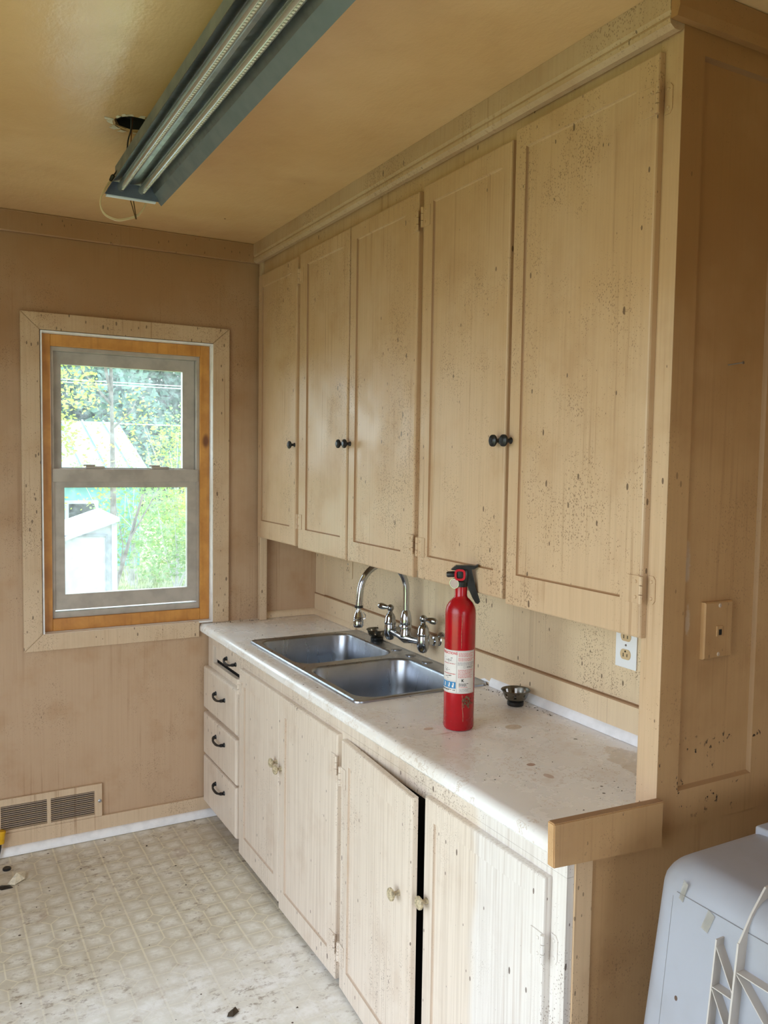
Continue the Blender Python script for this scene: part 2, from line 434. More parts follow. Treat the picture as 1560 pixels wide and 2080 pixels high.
def rect(x, y0, y1, z0, z1, ins=0.0):
    y0, y1 = sorted((y0, y1))
    return [(x, y0+ins, z0+ins), (x, y1-ins, z0+ins), (x, y1-ins, z1-ins), (x, y0+ins, z1-ins)]
def rrect(cx, cy, hx, hy, r, z, n=5):
    out = []
    for sx, sy, a in ((1, 1, 0), (-1, 1, PI/2), (-1, -1, PI), (1, -1, 3*PI/2)):
        for k in range(n+1):
            t = a+PI/2*k/n
            out.append((cx+sx*(hx-r)+r*math.cos(t), cy+sy*(hy-r)+r*math.sin(t), z))
    return out
def arc(c, r, a0, a1, n, u, w):
    c, u, w = Vector(c), Vector(u), Vector(w)
    return [c+u*r*math.cos(a0+(a1-a0)*k/n)+w*r*math.sin(a0+(a1-a0)*k/n) for k in range(n+1)]

# ------------------------------------------------------------------ room shell
H = 2.652
YN = -2.448            # plane of the partition end that faces the camera
obj('floor', MB().box(-2.85, 2.3, -6.5, .14, -.1, 0), M_FLOOR, kind='structure', label='worn cream sheet vinyl floor printed with grid and diamonds')
def wall_with_hole(name, axis, c0, c1, a0, a1, z0, z1, hole, m, label):
    """wall slab between c0..c1 across axis; hole = (a0,a1,z0,z1)"""
    h0, h1, g0, g1 = hole
    mb = MB()
    def ring(c):
        pts = [(a0, z0), (a1, z0), (a1, z1), (a0, z1)]; hp = [(h0, g0), (h1, g0), (h1, g1), (h0, g1)]
        q = (lambda p: (p[0], c, p[1])) if axis == 'y' else (lambda p: (c, p[0], p[1]))
        return [q(p) for p in pts], [q(p) for p in hp]
    o0, i0 = ring(c0); o1, i1 = ring(c1)
    mb.loops([o0, i0, i1, o1], ring=True)
    return obj(name, mb, m, kind='structure', label=label)
wall_with_hole('wall_back', 'y', .02, .14, -2.85, .15, 0, H, (-1.236, -.503, .915, 2.184), M_WALL, 'smoke stained cream wall around the window')
wall_with_hole('wall_left', 'x', -2.85, -2.70, -6.5, .02, 0, H, (-3.75, -1.45, .04, 2.35), M_WALL, 'cream wall with a wide glazed opening')
wall_with_hole('wall_front', 'y', -6.5, -6.35, -2.7, 2.3, 0, H, (-1.75, -.55, .6, 2.1), M_WALL, 'cream wall behind the camera')
obj('wall_right', MB().box(.03, .15, -2.43, .02, 0, H), M_SPLASH, kind='structure', label='cream wall behind the counter and cupboards')
obj('wall_hall', MB().box(2.2, 2.3, -6.35, YN, 0, H), M_WALL, kind='structure', label='cream wall beyond the partition')
# ceiling with a ragged round hole for the wiring box
HC = Vector((-1.105, -1.135, H)); 
mb = MB()
n = 32
hole = [HC+Vector((math.cos(2*PI*i/n), math.sin(2*PI*i/n), 0))*(.052+.006*RND.random()) for i in range(n)]
def sq(i):
    a = 2*PI*i/n; c, s_ = math.cos(a), math.sin(a); k = .3/max(abs(c), abs(s_))
    return HC+Vector((c*k, s_*k, 0))
mid = [sq(i) for i in range(n)]
mb.loops([[p+Vector((0, 0, .05)) for p in hole], hole, mid], False, False)
X0, X1, Y0, Y1 = -2.85, 2.3, -6.5, .14
hx0, hx1, hy0, hy1 = HC.x-.3, HC.x+.3, HC.y-.3, HC.y+.3
for a, b, c, d in ((X0, hx0, Y0, Y1), (hx1, X1, Y0, Y1), (hx0, hx1, Y0, hy0), (hx0, hx1, hy1, Y1)):
    mb.f([mb.v((a, c, H)), mb.v((b, c, H)), mb.v((b, d, H)), mb.v((a, d, H))])
mb.box(X0, X1, Y0, Y1, H+.05, H+.12)
obj('ceiling', mb, M_CEIL, kind='structure', label='tobacco brown glossy painted ceiling')

# partition end that faces the camera, with its sunk panel and head moulding
mb = MB()
def rx(y, x0, x1, z0, z1, i=0): return [(x0+i, y, z0+i), (x1-i, y, z0+i), (x1-i, y, z1-i), (x0+i, y, z1-i)]
mb.loops([rx(-2.43, -.2765, .036, .86, H), rx(YN, -.2765, .036, .86, H), rx(YN, -.213, .032, .948, 2.533), rx(YN+.004, -.213, .032, .948, 2.533, .003), rx(YN+.008, -.213, .032, .948, 2.533, .007)], cap0=False, mis=[0, 0, 1, 1])
mb.box(.036, 2.2, YN, -2.43, .86, H)
mb.box(-.2795, 2.2, YN+.002, -2.43, .0, .86)
obj('wall_partition', mb, [M_END, M_ENDG], kind='structure', label='brown stained partition end with a sunk panel')
def bead(p0, p1, r, n=8):
    return MB().tube([p0, p1], r, n)
obj('trim_1', MB().prism([(.03, -2.449, 2.581), (.03, -2.466, 2.581), (.03, -2.472, 2.60), (.03, -2.47, 2.65), (.03, -2.449, 2.65)], (2.16, 0, 0)).prism([(-.3185, -2.449, 2.581), (-.3185, -2.466, 2.581), (-.3185, -2.472, 2.60), (-.3185, -2.47, 2.65), (-.3185, -2.449, 2.65)], (.348, 0, 0)), M_END, kind='structure', label='head moulding on the partition end')
# back wall crown board, base board, shoe
obj('trim_2', MB().prism([(-2.695, .019, 2.566), (-2.695, .002, 2.566), (-2.695, -.001, 2.57), (-2.695, -.001, 2.651), (-2.695, .019, 2.651)], (3.12, 0, 0)).tube([(-2.695, -.0005, 2.648), (-.321, -.0005, 2.648)], .0035, 6), M_WALL, kind='structure', label='flat crown board above the window wall')
obj('baseboard_back', MB().box(-2.695, -.50, .004, .0195, 0, .093, .002), M_TRIM, kind='structure', label='cream base board under the window wall')
obj('trim_3', MB().prism([(-2.695, .0035, .002)]+[(-2.695, .0035-.021*math.cos(t), .002+.033*math.sin(t)) for t in [k*PI/12 for k in range(7)]], (2.945, 0, 0)), M_CAULK, kind='structure', label='pale chipped shoe moulding along the floor')
# coves where counter meets the walls
def cove(p, vec, a, b, name, m, label):
    p = Vector(p); a, b = Vector(a), Vector(b)
    pts = [p]+[p+a*math.cos(t)+b*math.sin(t) for t in [k*PI/10 for k in range(6)]]
    return obj(name, MB().prism(pts, vec), m, kind='structure', label=label, smooth=True)
cove((-.255, .019, .911), (.284, 0, 0), (0, -.022, 0), (0, 0, .030), 'trim_4', M_SPLASH, 'cream quarter round where counter meets window wall')
cove((.0295, -.003, .911), (0, -.437, 0), (-.026, 0, 0), (0, 0, .032), 'trim_5', M_SPLASH, 'cream quarter round beside the far end of the sink')
cove((.0295, -1.445, .911), (0, -.98, 0), (-.026, 0, 0), (0, 0, .034), 'trim_6', M_CAULK, 'white painted quarter round behind the near counter')
# lower splash board with a grimy ledge, corner batten
mb = MB(); mb.box(.014, .0297, -2.428, .018, .911, 1.012); mb.mi = 1; mb.box(.0135, .0297, -2.428, .018, 1.012, 1.0165)
obj('trim_7', mb, [M_SPLASH, M_GRIME], kind='structure', label='low splash board with brown grime on its ledge')
mb = MB(); mb.box(.020, .0297, -.075, .018, 1.0165, 1.42); 
obj('trim_8', mb, M_SPLASH, kind='structure', label='corner batten on the splash wall')
# caulk, lumpy, behind the sink
mb = MB()
pts = [(.022+.004*RND.random(), -.455-.05*k, .918+.005*RND.random()) for k in range(23)]
mb.tube(pts, [.006+.005*RND.random() for _ in pts], 7)
obj('trim_9', mb, M_CAULK, kind='structure', smooth=True, label='lumpy white caulk behind the sink')

# ------------------------------------------------------------------ window
wroot = struct_root('window_1', 'white vinyl sash window in a raw pine frame', (-.87, .02, .85))
def board(name, pts, y0, y1, m, parent, bev=.002):
    mb = MB(); mb.prism([(x, y0, z) for x, z in pts], (0, y1-y0, 0))
    if bev: bmesh.ops.bevel(mb.bm, geom=list(mb.bm.edges), offset=bev, segments=1, affect='EDGES')
    return obj(name, mb, m, parent)
xo0, xo1, zo0, zo1 = -1.312, -.430, .850, 2.256
xi0, xi1, zi0, zi1 = -1.238, -.508, .922, 2.186
zb = .911
board('casing_board', [(xo0, zo0), (xi0, zi0), (xi0, zi1), (xo0, zo1)], -.001, .0195, M_TRIM, wroot)
board('casing_board', [(xo0+.001, zo1), (xi0+.001, zi1), (xi1-.001, zi1), (xo1-.001, zo1)], -.001, .0195, M_TRIM, wroot)
board('casing_board', [(xi1, zb), (xo1, zb), (xo1, zo1), (xi1, zi1)], -.001, .0195, M_TRIM, wroot)
board('casing_board', [(xo0+.001, zo0), (-.5695, zo0), (-.5695, zi0), (xi0+.001, zi0)], -.001, .0195, M_TRIM, wroot)
def ringbox(mb, x0, x1, z0, z1, i, y0, y1, b=None, t=None, r=None):
    b = i if b is None else b; t = i if t is None else t; r = i if r is None else r
    def rc(x0, x1, z0, z1, y): return [(x0, y, z0), (x1, y, z0), (x1, y, z1), (x0, y, z1)]
    o0, o1 = rc(x0, x1, z0, z1, y0), rc(x0, x1, z0, z1, y1)
    n0, n1 = rc(x0+i, x1-r, z0+b, z1-t, y0), rc(x0+i, x1-r, z0+b, z1-t, y1)
    mb.loops([o0, n0, n1, o1], ring=True)
    return mb
obj('jamb_liner', ringbox(MB(), -1.2355, -.5035, .9155, 2.1835, .006, .0, .139), M_CAULK, wroot)
pj = (-1.229, -.510, .922, 2.177)
for pts in ([(pj[0], pj[2]), (-1.192, pj[2]), (-1.192, pj[3]), (pj[0], pj[3])], [(-.553, pj[2]), (pj[1], pj[2]), (pj[1], pj[3]), (-.553, pj[3])],
            [(-1.1915, 2.128), (-.5535, 2.128), (-.5535, pj[3]), (-1.1915, pj[3])], [(-1.1915, pj[2]), (-.5535, pj[2]), (-.5535, .974), (-1.1915, .974)]):
    board('pine_board', pts, .046, .125, M_PINE, wroot, .0015)
obj('vinyl_frame', ringbox(MB(), -1.1915, -.5535, .9745, 2.1275, .012, .060, .135, .026, .016), M_VINYLW, wroot)
us = obj('upper_sash', ringbox(MB(), -1.178, -.567, 1.575, 2.111, .034, .094, .122, .045, .052, .054), M_VINYLW, wroot)
obj('pane', MB().box(-1.150, -.615, .106, .110, 1.612, 2.066), M_GLASS, us)
ls = obj('lower_sash', ringbox(MB(), -1.184, -.560, 1.008, 1.614, .046, .066, .093, .066, .080, .048), M_VINYLW, wroot)
obj('meeting_rail', MB().box(-1.187, -.556, .0575, .0665, 1.558, 1.6155, .003), M_VINYLW, ls)
obj('pane', MB().box(-1.142, -.604, .078, .082, 1.068, 1.540), M_GLASS, ls)
for x in (-1.005, -.725):
    mb = MB(); mb.box(x-.045, x+.035, .062, .088, 1.6157, 1.627, .004); mb.box(x-.055, x-.005, .064, .078, 1.627, 1.634, .003)
    obj('sash_lock', mb, M_VINYLW, ls)

# ------------------------------------------------------------------ vent register
vt = thing('vent_register', 'cream wall vent register with rust streaked louvres above the base board', 'vent', (-1.22, .02, .085))
mb = MB()
F = [(-1.450, .088, -1.003, .2395)]
zs = (.106, .2105)
for a, b, c, d in ((-1.450, -1.003, zs[1], .2395), (-1.450, -1.003, .0945, zs[0]), (-1.450, -1.408, zs[0], zs[1]), (-1.228, -1.213, zs[0], zs[1]), (-1.034, -1.003, zs[0], zs[1])):
    mb.box(a, b, .004, .0195, c, d)
obj('vent_frame', mb, M_TRIM, vt)
obj('backing', MB().box(-1.41, -1.03, .0185, .0198, .106, .2105), M_DARK, vt)
for bank in ((-1.408, -1.228), (-1.213, -1.034)):
    for k in range(12):
        z = .110+k*.0086
        obj('slat', MB().prism([(bank[0], .0045, z), (bank[0], .0052, z-.0013), (bank[0], .0112, z+.0004), (bank[0], .0105, z+.0016)], (bank[1]-bank[0], 0, 0)), M_BROWNL if k % 3 else M_TRIM, vt)
obj('screw', MB().lathe([(.0075, 0), (.0075, .002), (.004, .0035), (.0022, .0018)], (-1.012, .004, .163), (0, -1, 0), 14), M_STEEL, vt)

# ------------------------------------------------------------------ cabinets
def panel_door(y0, y1, z0, z1, xf, th, pan, rec=.006, rnd=.005, T=None):
    mb = MB(); mb.T = T
    py0, py1, pz0, pz1 = pan
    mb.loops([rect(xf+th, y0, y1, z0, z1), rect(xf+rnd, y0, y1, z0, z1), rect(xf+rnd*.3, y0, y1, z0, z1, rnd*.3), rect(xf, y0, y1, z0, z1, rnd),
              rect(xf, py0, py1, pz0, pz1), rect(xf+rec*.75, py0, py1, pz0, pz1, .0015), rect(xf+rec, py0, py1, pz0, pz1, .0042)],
             mis=[0, 0, 0, 0, (1, 1, 0, 0), (1, 1, 0, 0)])  # groove faces take the browner material on the bottom and far sides
    return mb
def knob(parent, x, y, z, m, r=.0165, T=None, label=None):
    mb = MB(); mb.T = T
    mb.lathe([(.009, 0), (.008, .002), (.0055, .006), (.0055, .014), (r*.75, .018), (r, .022), (r*.97, .027), (r*.7, .030), (r*.55, .0305), (r*.5, .0315), (.0005, .032)], (x, y, z), (-1, 0, 0), 18, cap0=True)
    return obj('knob', mb, m, parent, smooth=True, label=label)
def hinge(parent, xf, y, z, side, m, T=None, xfr=None, h=.062):
    """side=+1: frame leaf on the near (-y) side of the door edge y"""
    mb = MB(); mb.T = T
    s = -side
    mb.box(xf-.0025, xf-.0002, y-s*.004, y-s*.042, z-h/2, z+h/2, .0008, 1)
    xb = xfr if xfr else xf+.017
    mb.prism([(xb-.0025, y+s*.002, z-h/2), (xb-.0025, y+s*.016, z-h/2), (xb-.0025, y+s*.022, z-h/2+.008), (xb-.0025, y+s*.022, z+h/2-.008), (xb-.0025, y+s*.016, z+h/2), (xb-.0025, y+s*.002, z+h/2)], (.0023, 0, 0))
    for k in range(3):
        a = z-h/2+h*k/3
        mb.lathe([(.0052, .0008), (.0052, h/3-.0008)], (xf-.003, y, a), (0, 0, 1), 10)
    for q in (-1, 1):
        mb.lathe([(.0045, 0), (.0035, .0018), (.0012, .0006)], (xf-.0025, y-s*.016, z+q*h*.28), (-1, 0, 0), 8)
        mb.lathe([(.0045, 0), (.0035, .0018), (.0012, .0006)], (xb-.0025, y+s*.012, z+q*h*.30), (-1, 0, 0), 8)
    return obj('hinge', mb, m, parent, smooth=True, ang=30)

XD, XU = -.297, -.278
uc = thing('upper_cupboard', 'long cream wall cupboard with five panelled doors above the counter', 'cupboard', (-.14, -1.22, 1.3))
mb = MB()
mb.box(XU+.02, .0295, -2.428, .0, 1.325, 1.345); mb.box(XU+.02, .0295, -2.428, .0, 2.50, 2.52); mb.box(.015, .0295, -2.428, .0, 1.345, 2.5)
obj('carcass', mb, M_CAB, uc)
mb = MB()
Yc = [(.0, -.004), (-.463, -.49), (-1.43, -1.462), (-2.402, -2.4475)]
mb.box(XU, XU+.019, -2.388, -.035, 2.48, 2.60); mb.box(XU, XU+.019, -2.388, -.035, 1.32, 1.36)
for y1, y0 in ((-.44, -.51), (-1.41, -1.48), (-.93, -.98), (-1.89, -1.94)): mb.box(XU+.0005, XU+.0185, y0, y1, 1.36, 2.48)
obj('face_frame', mb, M_CAB, uc)
obj('end_stile', MB().box(XU, XU+.0013, -2.4478, -2.43, .9105, 2.60).box(XU, XU+.02, -2.4299, -2.3885, .9105, 2.60), M_CAB, uc)
obj('wall_stile', MB().box(XU-.012, -.255, -.0325, -.0015, .9105, 2.60, .0015, 1), M_TRIM, uc)
mb = MB()
fr = [(-.277, 2.600), (-.277, 2.575), (-.288, 2.566), (-.305, 2.566), (-.3175, 2.574), (-.3185, 2.584), (-.314, 2.592), (-.3185, 2.600), (-.3185, 2.6515), (-.277, 2.6515)]
mb.prism([(x, -.0015, z) for x, z in fr], (0, -2.446, 0))
obj('frieze_board', mb, M_TRIM, uc)
UD = [(-.012, -.462, 1.303, 2.506, (-.058, -.400, 1.382, 2.452), 'n', -.479+.03),
      (-.493, -.945, 1.297, 2.512, (-.568, -.895, 1.380, 2.457), 'n', -.925),
      (-.957, -1.428, 1.298, 2.512, (-1.006, -1.349, 1.373, 2.460), 'f', -.978),
      (-1.460, -1.900, 1.300, 2.520, (-1.515, -1.860, 1.374, 2.462), 'n', -1.880),
      (-1.915, -2.401, 1.290, 2.541, (-1.960, -2.338, 1.373, 2.485), 'f', -1.935)]
UK = [-.452, -.920, -.972, -1.878, -1.925]
for i, (y1, y0, z0, z1, p, k, ky) in enumerate(UD):
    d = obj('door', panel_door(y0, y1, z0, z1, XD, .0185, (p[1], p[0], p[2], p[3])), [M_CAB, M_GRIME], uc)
    knob(d, XD, UK[i], 1.730, M_BRONZE)
    if i == 1:
        for z in (2.42, 1.41): hinge(d, XD, y1+.002, z, -1, M_CAB, xfr=XU)
    if i == 2:
        for z in (2.42, 1.405): hinge(d, XD, y0-.002, z, 1, M_CAB, xfr=XU)
    if i == 3:
        for z in (2.425, 1.400): hinge(d, XD, y1+.002, z, -1, M_CAB, xfr=XU)
    if i == 4:
        for z in (2.443, 1.398): hinge(d, XD, y0-.002, z, 1, M_CAB, xfr=XU)

XL, XLD = -.527, -.547
lc = thing('base_cupboard', 'long cream base cupboard with four drawers and four doors under the counter', 'cupboard', (-.27, -1.22, 0))
mb = MB()
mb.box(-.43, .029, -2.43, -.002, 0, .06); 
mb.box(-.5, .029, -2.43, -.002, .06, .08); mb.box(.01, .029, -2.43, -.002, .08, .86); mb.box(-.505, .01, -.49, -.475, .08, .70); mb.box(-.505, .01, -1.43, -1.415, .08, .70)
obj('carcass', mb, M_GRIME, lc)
mb = MB()
xb = XL+.019
mb.box(XL, xb, -2.4475, -.002, .822, .871); mb.box(XL, xb, -2.3845, -.5005, .785, .8215)
for y1, y0, zz in ((-.002, -.074, .07), (-.460, -.500, .02), (-1.395, -1.445, .0905), (-2.385, -2.4475, .0)): mb.box(XL, xb, y0, y1, zz, .7845 if -2.3 < y0 < -.6 else .8215)
mb.box(XL, xb, -.460, -.074, .690, .742); mb.box(XL, xb, -.460, -.074, .49, .53); mb.box(XL, xb, -.46, -.074, .285, .325); mb.box(XL, xb, -.46, -.074, .07, .1)
mb.box(XL, xb, -2.3845, -.5005, .028, .09)
obj('face_frame', mb, M_LOW, lc)
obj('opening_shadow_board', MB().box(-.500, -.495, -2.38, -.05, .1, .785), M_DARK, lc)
mb = MB()
mb.box(-.462, -.2797, -2.4462, -2.4305, 0, .8705); mb.mi = 1; mb.box(-.5075, -.462, -2.4520, -2.4305, 0, .8705)
obj('end_panel', mb, [M_END, M_ENDL], lc)
# drawers
def pull(parent, x, y, z, L=.062, T=None):
    mb = MB(); mb.T = T
    path = []; rad = []
    for k in range(15):
        t = -1+2*k/14
        path.append((x-.006-.017*(1-t**4)-(.0), y+t*L, z-.010*(1-t*t)+.0))
        rad.append(.0068 if abs(t) > .93 else .0042+.0018*(1-abs(t)) + (.003 if abs(t) > .75 else 0))
    mb.tube(path, rad, 8)
    for t in (-1, 1): mb.lathe([(.010, 0), (.009, .004), (.005, .007)], (x, y+t*L*.96, z), (-1, 0, 0), 10)
    return obj('handle', mb, M_BRONZE, parent, smooth=True)
def drawer_front(y0, y1, z0, z1, xf, th):
    mb = MB(); r = .011
    mb.loops([rect(xf+th, y0, y1, z0, z1), rect(xf+.010, y0, y1, z0, z1), rect(xf+.004, y0, y1, z0, z1, .002), rect(xf+.001, y0, y1, z0, z1, .006), rect(xf, y0, y1, z0, z1, r)])
    return mb
d = obj('drawer', MB().box(-.519, -.50, -.450, -.086, .764, .826, .001), M_LOW, lc, label='shallow top drawer pushed in below its opening')
pull(d, -.519, -.30, .797)
for z0, z1, hz in ((.524, .716, .635), (.311, .503, .440), (.083, .301, .228)):
    d = obj('drawer', drawer_front(-.458, -.006, z0, z1, -.553, .0255), M_LOW, lc)
    pull(d, -.553, -.255, hz)
TD = Matrix.Translation((XL-.004, -1.436, 0)) @ Matrix.Rotation(math.radians(-4.2), 4, 'Z') @ Matrix.Translation((-XL+.004, 1.436, 0))
LD = [(-.482, -.918, .036, .812, (-.540, -.872, .120, .748), None), (-.924, -1.404, .016, .812, (-.974, -1.345, .092, .744), None),
      (-1.436, -1.922, .010, .806, (-1.493, -1.822, .085, .738), TD), (-1.925, -2.402, .010, .806, (-1.970, -2.338, .090, .752), None)]
LK = [(-.902, .560), (-.944, .548), (-1.856, .523), (-1.945, .537)]
for i, (y1, y0, z0, z1, p, T) in enumerate(LD):
    d = obj('door', panel_door(y0, y1, z0, z1, XLD, .0195, (p[1], p[0], p[2], p[3]), T=T), [M_LOW, M_BROWNL], lc, label='base door standing slightly ajar' if T else None)
    knob(d, XLD, LK[i][0], LK[i][1], M_KNOBL, .0175, T)
    if i == 0: hinge(d, XLD, y1+.002, .735, -1, M_LOW, xfr=XL)
    if i == 1:
        for z in (.715, .135): hinge(d, XLD, y0-.002, z, 1, M_LOW, xfr=XL)
    if i == 2:
        for z in (.690, .125): hinge(d, XLD, y1+.002, z, -1, M_LOW, T, xfr=XL)
    if i == 3:
        for z in (.655, .12): hinge(d, XLD, y0-.002, z, 1, M_LOW, xfr=XL)

# ------------------------------------------------------------------ countertop with sink hole and rolled nose
ct = thing('countertop', 'white stained laminate countertop with rolled front edge holding the double sink', 'counter', (-.27, -1.22, .872))
mb = MB()
ZC = .910; Yf, Yn = .019, -2.4475
shx0, shx1, shy0, shy1 = -.485, .010, -1.420, -.465
prof = [(.0295, ZC), (-.540, ZC)]+[(-.540-.026*math.sin(t), ZC-.018+.018*math.cos(t)) for t in [k*PI/12 for k in range(1, 7)]]+[(-.567, .880), (-.562, .8735), (-.548, .872), (-.50, .872)]
# top sheet around the hole
def quad(a, b, c, d): mb.f([mb.v(p) for p in (a, b, c, d)])
for a, b, c, d in ((shx1, .0295, Yn, Yf), (-.540, shx0, Yn, Yf), (shx0, shx1, Yn, shy0), (shx0, shx1, shy1, Yf)):
    quad((a, c, ZC), (b, c, ZC), (b, d, ZC), (a, d, ZC)); 
mb.loops([[(x, Yf, z) for x, z in prof[1:]], [(x, Yn, z) for x, z in prof[1:]]], False, False, closed=False)
for y in (Yf, Yn): mb.f([mb.v((x, y, z)) for x, z in prof]+[mb.v((.0295, y, .872))])
for (a, c), (b, d) in (((shx0, shy0), (shx1, shy0)), ((shx1, shy0), (shx1, shy1)), ((shx1, shy1), (shx0, shy1)), ((shx0, shy1), (shx0, shy0))):
    quad((a, c, ZC), (b, d, ZC), (b, d, .872), (a, c, .872))
obj('slab', mb, M_LAM, ct, smooth=True, ang=35)
mb = MB()
mb.prism([(-.584, -2.4505, .866), (-.2805, -2.4505, .845), (-.2805, -2.4505, .946), (-.586, -2.4505, .957)], (0, -.021, 0))
bmesh.ops.bevel(mb.bm, geom=list(mb.bm.edges), offset=.002, segments=2, affect='EDGES')
mb.mi = 1; mb.prism([(-.583, -2.4525, .957), (-.2805, -2.4525, .946), (-.2805, -2.4525, .9468), (-.583, -2.4525, .9578)], (0, -.017, 0))
obj('end_rail', mb, [M_END, M_GRIME], ct, label='brown painted rail board across the near end')

# ------------------------------------------------------------------ sink
sk = thing('sink', 'double bowl stainless steel sink set into the white counter', 'sink', (-.235, -.94, .9105))
SX0, SX1, SY0, SY1 = -.497, .018, -1.434, -.452
def bowl(cx, cy, hx, hy, zt):
    L = []
    L.append(rrect(cx, cy, hx+.008, hy+.008, .078, zt, 7))
    L.append(rrect(cx, cy, hx+.003, hy+.003, .073, zt-.002, 7))
    L.append(rrect(cx, cy, hx, hy, .070, zt-.008, 7))
    L.append(rrect(cx, cy, hx-.008, hy-.008, .066, zt-.10, 7))
    L.append(rrect(cx, cy, hx-.012, hy-.012, .064, zt-.150, 7))
    L.append(rrect(cx, cy, hx-.020, hy-.020, .058, zt-.168, 7))
    L.append(rrect(cx, cy, hx-.040, hy-.040, .045, zt-.178, 7))
    L.append([(cx+.03*math.cos(a), cy+.03*math.sin(a), zt-.181) for a in [math.atan2(p[1]-cy, p[0]-cx) for p in L[-1]]])
    return L
zt = .9165
B1 = (-.262, -.698, .200, .218); B2 = (-.262, -1.190, .200, .212)
# deck: rolled rim + flat with two bowl holes, built as two half plates joined on the divider line
mb = MB()
def half(b, ys0, ys1):
    lip = rrect(b[0], b[1], b[2]+.008, b[3]+.008, .078, zt, 7)
    n = len(lip); out = []
    for p in lip:
        dx, dy = p[0]-b[0], p[1]-b[1]
        k = min(((SX1-.012-b[0]) if dx > 0 else (b[0]-SX0-.012))/max(abs(dx), 1e-6), ((ys1-b[1]) if dy > 0 else (b[1]-ys0))/max(abs(dy), 1e-6))
        out.append((b[0]+dx*k, b[1]+dy*k, zt))
    V = [mb.v(p) for p in lip]; U = [mb.v(p) for p in out]
    for i in range(n):
        j = (i+1) % n; mb.f((V[i], V[j], U[j], U[i]))
    for cxs, cys in (((SX1-.012), ys1), ((SX0+.012), ys1), ((SX0+.012), ys0), ((SX1-.012), ys0)):   # fill plate corners
        best = None
        for i in range(n):
            j = (i+1) % n
            a, b_ = out[i], out[j]
            if (abs(a[0]-cxs) < 1e-6) != (abs(b_[0]-cxs) < 1e-6) and (abs(a[1]-cys) < 1e-6 or abs(b_[1]-cys) < 1e-6): best = (i, j)
        if best: mb.f((U[best[0]], U[best[1]], mb.v((cxs, cys, zt))))
YM = -.947
half(B1, YM, SY1-.012); half(B2, SY0+.012, YM)
cx, cy, hx, hy = (SX0+SX1)/2, (SY0+SY1)/2, (SX1-SX0)/2, (SY1-SY0)/2
mb.loops([rrect(cx, cy, hx, hy, .028, .9106, 5), rrect(cx, cy, hx-.001, hy-.001, .027, .9155, 5), rrect(cx, cy, hx-.005, hy-.005, .024, .9190, 5), rrect(cx, cy, hx-.010, hy-.010, .018, .9180, 5), rrect(cx, cy, hx-.014, hy-.014, .014, zt-.0002, 5)], False, False)
obj('deck', mb, M_STEEL, sk, smooth=True, ang=35)
for b in (B1, B2):
    mb = MB(); mb.loops(bowl(*b, zt), False, True)
    o = obj('bowl', mb, M_STEEL, sk, smooth=True, ang=50)
    obj('drain', MB().lathe([(.045, 0), (.044, .003), (.034, .002), (.030, -.006), (.004, -.007)], (b[0], b[1], zt-.180), (0, 0, 1), 20), M_CHROME, o, smooth=True)
for y in (-.857, -.967, -1.089):
    obj('hole_cap', MB().lathe([(.0215, 0), (.0215, .0015), (.019, .0032), (.002, .0042)], (-.020, y, zt+.0002), (0, 0, 1), 22), M_STEEL, sk, smooth=True)

# ------------------------------------------------------------------ faucet
fc = thing('faucet', 'chrome wall mounted bridge faucet with gooseneck spout over the sink', 'faucet', (.03, -.985, 1.0))
zb_, xb_ = 1.000, -.055
yv = (-.863, -1.112)
mb = MB()
mb.tube([(xb_, yv[0], zb_), (xb_, -.93, zb_-.006), (xb_, -.985, zb_-.010), (xb_, -1.04, zb_-.006), (xb_, yv[1], zb_)], [.0125, .0125, .019, .0125, .0125], 14)
mb.lathe([(.021, 0), (.022, .012), (.019, .02), (.019, .034), (.0225, .038), (.0225, .043), (.0195, .048), (.0195, .052)], (xb_, -.985, zb_-.004), (0, 0, 1), 20)
obj('bridge', mb, M_CHROME, fc, smooth=True)
for y, dirv in ((yv[0], (-.45, .89, .08)), (yv[1], (.5, -.86, -.10))):
    mb = MB()
    mb.lathe([(.004, -.040), (.014, -.036), (.021, -.024), (.0235, -.006), (.0225, .014), (.021, .024), (.024, .028), (.024, .033), (.0215, .037), (.0205, .052), (.015, .064), (.010, .068), (.008, .078)], (xb_, y, zb_), (0, 0, 1), 20)
    vb = obj('valve', mb, M_CHROME, fc, smooth=True)
    mb = MB(); c = Vector((xb_, y, zb_+.088)); dv = Vector(dirv).normalized()
    mb.sphere(c, .0145, 14)
    prof = [(.006, .008), (.0075, .016), (.0105, .026), (.0125, .038), (.012, .048), (.008, .056), (.003, .058)]
    mb.lathe(prof, c, dv, 14)
    obj('lever', mb, M_CHROME, vb, smooth=True)
    mb = MB()
    mb.lathe([(.031, 0), (.030, .006), (.024, .013), (.016, .018), (.0135, .026)], (.0295, y, zb_), (-1, 0, 0), 22)
    mb.lathe([(.0185, .026), (.0185, .040), (.012, .042), (.012, .075)], (.0295, y, zb_), (-1, 0, 0), 6)
    obj('wall_flange', mb, M_CHROME, fc, smooth=True, ang=30)
mb = MB()
path = [(xb_, -.985, 1.044), (xb_, -.985, 1.09), (xb_, -.985, 1.14), (xb_, -.985, 1.165)]+[Vector((xb_-.100+.100*math.cos(t), -.985, 1.175+.108*math.sin(t))) for t in [PI*k/18 for k in range(1, 18)]]+[(xb_-.2, -.985, 1.172), (xb_-.203, -.985, 1.145), (xb_-.204, -.985, 1.128)]
mb.tube(path, .0122, 16)
mb.lathe([(.0215, .048), (.023, .060), (.0215, .078), (.0165, .098), (.0125, .104)], (xb_, -.985, zb_-.004), (0, 0, 1), 20)
sp_ = obj('spout', mb, M_CHROME, fc, smooth=True)
